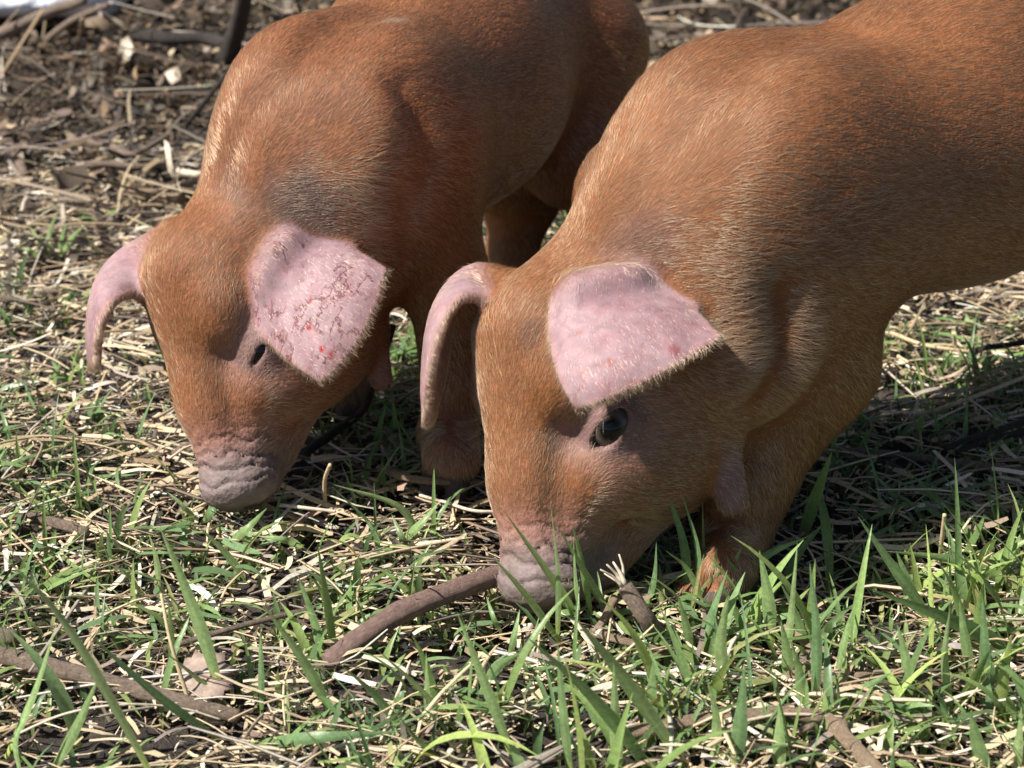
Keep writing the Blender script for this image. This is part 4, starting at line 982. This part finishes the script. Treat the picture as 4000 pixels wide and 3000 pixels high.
def leaf_sheet(name, label, cat, outline, mat, curl=0.2, thick=0.0007):
    """a single dead leaf: outline of picture places with heights, fan mesh with a raised midrib"""
    P = np.array(gpts(outline)); c = P.mean(0) + np.array([0, 0, curl * 0.02]); n = len(P)
    mid = (P + c) / 2 + np.array([0, 0, 1]) * (rng.random((n, 1)) * 0.0015)
    V = np.concatenate([P, mid, [c]]); V2 = V - np.array([0, 0, thick]); V = np.concatenate([V, V2]); o = 2 * n + 1
    F = []
    for i in range(n):
        j = (i + 1) % n
        F += [[i, j, n + j, n + i], [n + i, n + j, 2 * n], [o + j, o + i, o + n + i, o + n + j], [o + n + j, o + n + i, o + 2 * n], [j, i, o + i, o + j]]
    me = bpy.data.meshes.new(name); me.from_pydata(V.tolist(), [], F); me.materials.append(mat)
    me.polygons.foreach_set('use_smooth', np.ones(len(me.polygons), bool))
    ob = bpy.data.objects.new(name, me); COL.objects.link(ob); tag(ob, label, cat); return ob
def build_leaves():
    leaf_sheet('dead_leaf', 'crumpled pale brown dead leaf on the weathered stick at lower left', 'leaf', [(690, 2640, .0085), (712, 2610, .0095), (722, 2570, .0085), (748, 2570, .010), (765, 2535, .009), (790, 2555, .0105), (822, 2528, .009), (846, 2552, .0105), (880, 2545, .009), (878, 2590, .010), (922, 2605, .0085), (892, 2640, .010), (915, 2690, .0085), (876, 2695, .0095), (868, 2735, .008), (830, 2715, .0095), (790, 2745, .008), (766, 2715, .0095), (722, 2715, .008), (724, 2680, .009)], M_LEAFDRY, 0.02)
    leaf_sheet('dead_leaf', 'bright cream torn husk in the mulch at upper left', 'leaf', [(445, 230, .02), (470, 165, .04), (500, 140, .05), (520, 180, .04), (505, 235, .03), (480, 235, .02)], M_PALEWOOD, 0.4)
    leaf_sheet('dead_leaf', 'cream square scrap of husk left of the farther piglet\'s back', 'leaf', [(640, 285, .02), (700, 250, .04), (705, 310, .02), (670, 330, .02)], M_PALEWOOD, 0.2)
    leaf_sheet('dead_leaf', 'long folded pale leaf blade hanging left of the farther piglet\'s neck', 'leaf', [(640, 545, .05), (662, 560, .05), (672, 640, .035), (700, 740, .015), (718, 785, .008), (690, 730, .012), (655, 660, .03)], M_PALEWOOD, 0.2)
    leaf_sheet('seed_husk', 'small white oval husk on the ground at left above the grass', 'husk', [(78, 822, .012), (88, 795, .016), (108, 772, .018), (120, 778, .018), (110, 805, .014), (92, 822, .012)], M_PALEWOOD, 0.3)
    leaf_sheet('seed_husk', 'white flat husk lying on the soil at right', 'husk', [(3470, 1575, .012), (3500, 1568, .014), (3585, 1572, .014), (3580, 1583, .012), (3500, 1588, .012)], M_PALEWOOD, 0.2)

# ------------------------------------------------------------------ tall grass tufts
def hero_blade(parent, base, mids, tip, width, col, inv, side_hint):
    """one broad blade through given points"""
    P = catmull([base] + mids + [tip], 11); n = len(P); t = np.linspace(0, 1, n)
    T = nrm(np.gradient(P, axis=0)); S = nrm(side_hint - (T @ side_hint)[:, None] * T); tw = rng.normal(0, 0.12) + rng.normal(0, 0.3) * t
    K = np.cross(S, T); S = S * np.cos(tw)[:, None] + K * np.sin(tw)[:, None]; K = np.cross(S, T)
    wp = np.minimum(0.5 + 1.6 * t, 1.0) * np.clip((1 - t) / 0.6, 0, 1) ** 0.8; wp[-1] = 0.03
    W = S * (width * wp * 0.5)[:, None]; Kp = K * (width * wp * 0.13)[:, None]
    V = (np.stack([P - W, P - W * 0.5 + Kp * 0.7, P + Kp, P + W * 0.5 + Kp * 0.7, P + W], 1) - inv).reshape(-1, 3)
    q = []
    for i in range(n - 1):
        for j in range(4): q.append([i * 5 + j, i * 5 + j + 1, i * 5 + 6 + j, i * 5 + 5 + j])
    yel = (1 - sstep(0.0, 0.22, t))[:, None]; C = col * (1 - yel) + col * np.array([1.55, 1.35, 0.8]) * yel
    rib = np.array([1.0, 0.92, 1.12, 0.92, 1.0]); C = C[:, None] * rib[None, :, None] * (1 + 0.08 * rng.normal(0, 1, (n, 1, 1)))
    return mesh_np('blade', V, np.array(q), M_GRASS, True, {'Col': np.clip(C, 0, 0.9).reshape(-1, 3)}, parent=parent)
# each tuft: label, [(base x, base y, [(mid x, y)...], tip x, y, width px, rise of depth towards the tip in metres)]
TUFTS = [
 ('grass tuft with broad blades crossing the nearer piglet\'s snout', [(2265, 2450, [(2160, 2265)], 1972, 2000, 46, -.050), (2178, 2490, [(2180, 2250)], 2148, 1945, 34, -.040), (2262, 2450, [(2248, 2250)], 2240, 2092, 40, -.034), (2315, 2450, [(2275, 2210)], 2236, 2045, 30, -.034), (2400, 2440, [(2300, 2260)], 2178, 2055, 34, -.04), (2200, 2530, [(2060, 2330)], 1920, 2170, 34, -.03)]),
 ('small grass tuft behind the splintered stick', [(2410, 2300, [(2450, 2160)], 2492, 2012, 38, .0), (2518, 2400, [(2556, 2260)], 2564, 2118, 26, .0), (2560, 2450, [(2520, 2380)], 2470, 2300, 30, -.006)]),
 ('grass tuft of slim blades in front of the nearer piglet\'s foreleg', [(2690, 2360, [(2670, 2120)], 2600, 1910, 34, .0), (2715, 2360, [(2725, 2150)], 2668, 1942, 30, .0), (2755, 2340, [(2748, 2150)], 2744, 1952, 20, .004), (2760, 2400, [(2690, 2230)], 2600, 2150, 26, -.004), (2830, 2370, [(2850, 2250)], 2900, 2130, 32, -.004), (2800, 2380, [(2790, 2260)], 2800, 2140, 30, -.004), (2930, 2380, [(2900, 2270)], 2840, 2180, 32, -.006), (2740, 2380, [(2765, 2290)], 2830, 2215, 34, -.006)]),
 ('grass tuft with one blade arching right below the nearer piglet\'s leg', [(2850, 2330, [(2980, 2180)], 3158, 2095, 34, -.006), (2740, 2540, [(2785, 2390)], 2842, 2225, 40, -.004), (2842, 2720, [(2815, 2520)], 2848, 2325, 44, -.004), (2700, 2560, [(2680, 2440)], 2650, 2330, 36, -.010)]),
 ('upright grass tuft with wide blades at right of centre foreground', [(3012, 2520, [(3000, 2330)], 2966, 2150, 46, .0), (3060, 2600, [(3085, 2450)], 3115, 2120, 30, .0), (3150, 2560, [(3110, 2400)], 3045, 2270, 40, -.006), (3075, 2690, [(3075, 2560)], 3050, 2420, 40, -.004)]),
 ('tall straight pointed grass blade with its tuft right of centre', [(3182, 2790, [(3190, 2480)], 3163, 2198, 36, -.004), (3260, 2700, [(3300, 2500)], 3330, 2380, 30, .0), (3130, 2800, [(3125, 2640)], 3090, 2510, 34, -.004)]),
 ('grass tuft with a long broad blade arching left from the right edge', [(4040, 2580, [(3720, 2425)], 3392, 2298, 56, -.030), (3990, 2290, [(3740, 2190)], 3448, 2152, 34, -.012), (3640, 2420, [(3500, 2230)], 3352, 2018, 36, -.006), (3600, 2420, [(3550, 2280)], 3500, 2150, 34, .0)]),
 ('upright grass blades at the lower right edge', [(3842, 2780, [(3848, 2560)], 3838, 2335, 46, .0), (3720, 2800, [(3690, 2580)], 3712, 2370, 26, .0), (3805, 2680, [(3770, 2500)], 3748, 2342, 34, .0), (3990, 2780, [(3900, 2640)], 3860, 2540, 30, .0), (3560, 2760, [(3540, 2580)], 3505, 2440, 40, .0)]),
 ('broad grass blades rising from the bottom edge at centre right', [(2690, 3010, [(2430, 2640)], 2255, 2425, 58, -.020), (2580, 3060, [(2330, 2740)], 2045, 2475, 50, -.024), (2228, 3060, [(2200, 2780)], 2178, 2505, 46, -.010), (2416, 3060, [(2405, 2830)], 2398, 2590, 44, -.010)]),
 ('wide pale grass blade standing at the bottom edge right of centre', [(2868, 3040, [(2895, 2800)], 2908, 2585, 54, -.004), (3040, 3060, [(3045, 2890)], 3046, 2745, 46, .0), (2780, 3000, [(2800, 2820)], 2760, 2640, 40, -.01)]),
 ('cut grass stub and blades at the bottom right corner', [(3860, 3040, [(3820, 2910)], 3790, 2780, 54, .0), (3960, 3060, [(3980, 2900)], 3990, 2760, 36, .0), (3250, 2800, [(3360, 2700)], 3485, 2625, 34, -.010), (3700, 2830, [(3600, 2780)], 3430, 2740, 34, -.01)]),
 ('single large grass blade leaning in from the bottom left', [(640, 3120, [(420, 2710), (230, 2400)], -10, 2150, 62, -.05)]),
 ('tall dark grass blade standing in the left foreground', [(870, 2740, [(800, 2500), (715, 2270)], 625, 2060, 54, -.008), (880, 2750, [(760, 2640)], 610, 2520, 36, -.01), (860, 2890, [(620, 2720)], 345, 2475, 34, -.02)]),
 ('grass blade with a dry white tip left of the bent stick', [(1310, 2820, [(1190, 2590)], 1020, 2350, 44, -.012), (1022, 2800, [(1020, 2620)], 1018, 2450, 24, .0), (1126, 2870, [(1124, 2760)], 1122, 2650, 32, .0), (1262, 2540, [(1215, 2390)], 1163, 2245, 30, .0)]),
 ('dark grass blades leaning at the lower left corner', [(22, 2960, [(130, 2720)], 222, 2435, 34, .0), (195, 3030, [(300, 2840)], 388, 2640, 40, -.004), (90, 3060, [(60, 2900)], 120, 2760, 26, .0)]),
 ('grass blades lying flat near the bottom edge left of centre', [(980, 2908, [(1250, 2880)], 1565, 2858, 40, -.012), (1585, 2870, [(1460, 2710)], 1325, 2592, 36, -.012), (1780, 2850, [(1630, 2680)], 1475, 2540, 30, -.010), (1668, 2830, [(1668, 2690)], 1664, 2545, 32, .0), (1760, 2990, [(1640, 2900)], 1560, 2800, 36, -.01)]),
 ('grass tuft just below the bent stick at centre', [(2010, 2980, [(1890, 2660)], 1785, 2390, 40, -.006), (1960, 2480, [(1930, 2420)], 1900, 2330, 24, .0), (1990, 2560, [(2010, 2480)], 2030, 2380, 28, .0), (1880, 2700, [(1950, 2600)], 2060, 2540, 34, -.006)]),
 ('leafy grass sprouts left of the bent stick', [(960, 2270, [(890, 2170)], 780, 2060, 36, -.006), (880, 2130, [(960, 2070)], 1042, 1985, 30, .0), (560, 2330, [(480, 2230)], 330, 2170, 34, -.01), (620, 2290, [(610, 2180)], 580, 2080, 28, .0), (1180, 2140, [(1120, 2110)], 1010, 2095, 28, -.006)]),
 ('small grass sprout at the farther piglet\'s snout', [(800, 2030, [(840, 1960)], 878, 1905, 26, .0), (790, 2040, [(830, 2000)], 860, 1945, 26, -.003), (770, 2040, [(720, 1980)], 650, 1920, 26, .0), (760, 2050, [(700, 2050)], 620, 2080, 28, -.003)]),
 ('slender grass blades between the two piglets\' snouts', [(1560, 2120, [(1640, 2050)], 1720, 1955, 32, .0), (1480, 2130, [(1440, 2040)], 1290, 1895, 24, -.006), (1640, 2130, [(1560, 1980)], 1300, 1892, 26, -.01), (1590, 2160, [(1570, 2100)], 1530, 2010, 26, .0)]),
 ('small grass clump left of the farther piglet\'s far ear', [(210, 1000, [(190, 930)], 225, 820, 22, .0), (190, 1000, [(160, 950)], 110, 880, 20, .0), (240, 1000, [(280, 930)], 330, 880, 20, .0), (150, 1010, [(120, 980)], 60, 960, 20, .0), (230, 1010, [(240, 940)], 260, 870, 20, .0)]),
 ('grass sprout at the right below the nearer piglet\'s belly', [(3340, 1520, [(3330, 1420)], 3320, 1330, 28, .0), (3330, 1730, [(3330, 1640)], 3315, 1520, 26, .0), (3340, 1730, [(3360, 1660)], 3365, 1610, 26, .0), (3500, 1730, [(3560, 1670)], 3620, 1610, 30, .0), (3800, 1300, [(3780, 1260)], 3775, 1225, 26, .0)]),
]
def build_tufts():
    tone = [np.array([0.27, 0.41, 0.17]), np.array([0.32, 0.46, 0.19]), np.array([0.22, 0.36, 0.16]), np.array([0.36, 0.48, 0.21])]
    for (lb, bl) in TUFTS:
        B0 = np.mean([atz(b[0], b[1], 0.0) for b in bl], 0); B0[2] = ground_h(B0[:1], B0[1:2])[0]
        e = empty('grass_tuft', B0); tag(e, lb, 'grass', 'tall grass tufts')
        for (bx, by, mids, tx, ty, w, dy) in bl:
            base = atz(bx, by, -0.004); tip = at(tx, ty, base[1] + dy)
            if tip[2] < 0.010: tip = atz(tx, ty, 0.012)
            m3 = []
            for i, (mx, my) in enumerate(mids):
                f = (i + 1) / (len(mids) + 1); q = at(mx, my, base[1] + (tip[1] - base[1]) * f * 0.8)
                if q[2] < 0.008: q = atz(mx, my, 0.012)
                m3.append(q)
            depth = np.linalg.norm(base - np.array([0, 0, CAM_H])); wm = 1.2 * w * depth / FPX
            u = nrm(tip - base); side = nrm(np.cross(u, np.array([-0.58 + 0.15 * rng.normal(), -0.78, 0.45])))
            hero_blade(e, base, m3, tip, wm, tone[rng.integers(4)] * rng.normal(1, 0.1), B0, side)

# ------------------------------------------------------------------ white plastic at the top left
def build_bag():
    t = NT('white_plastic'); n = t.noise(26, 5, 0.6, t.obj())
    t.link(t.ramp(n.outputs[0], [(0.3, (0.78, 0.79, 0.84)), (0.7, (0.88, 0.89, 0.92))]), t.b.inputs['Base Color'])
    t.b.inputs['Roughness'].default_value = 0.35; t.bump(n.outputs[0], 0.6, 0.01)
    s = Sdf(); c = atz(60, 80, 0.012) + np.array([0, -0.085, 0])
    s.add(ell(c + np.array([-0.02, 0.11, 0.030]), np.eye(3), [0.115, 0.10, 0.030]), 0.03)
    s.add(ell(c + np.array([0.07, 0.16, 0.035]), np.eye(3), [0.08, 0.09, 0.035]), 0.04)
    s.add(ell(c + np.array([-0.10, 0.19, 0.06]), np.eye(3), [0.10, 0.12, 0.06]), 0.04)
    s.add(rcone(c + np.array([0.0, 0.2, 0.08]), c + np.array([0.19, 0.20, 0.075]), 0.05, 0.030), 0.04)
    V, F = surface_net(s, c + np.array([-0.25, -0.03, -0.03]), c + np.array([0.30, 0.36, 0.18]), 0.006)
    N = nrm(s.grad(V)); f = np.abs(vnoise(V, 16) - 0.5) * 2; f2 = np.abs(vnoise(V + 2, 38) - 0.5) * 2
    V = V + N * (0.016 * (f - 0.4) + 0.006 * (f2 - 0.4))[:, None]
    V[:, 2] = np.maximum(V[:, 2], 0.0)
    o = mesh_np('plastic_bag', V, F, t.m, True); tag(o, 'crumpled white plastic at the top left corner of the picture', 'plastic bag')
build_sticks(); build_leaves(); build_tufts(); build_bag()
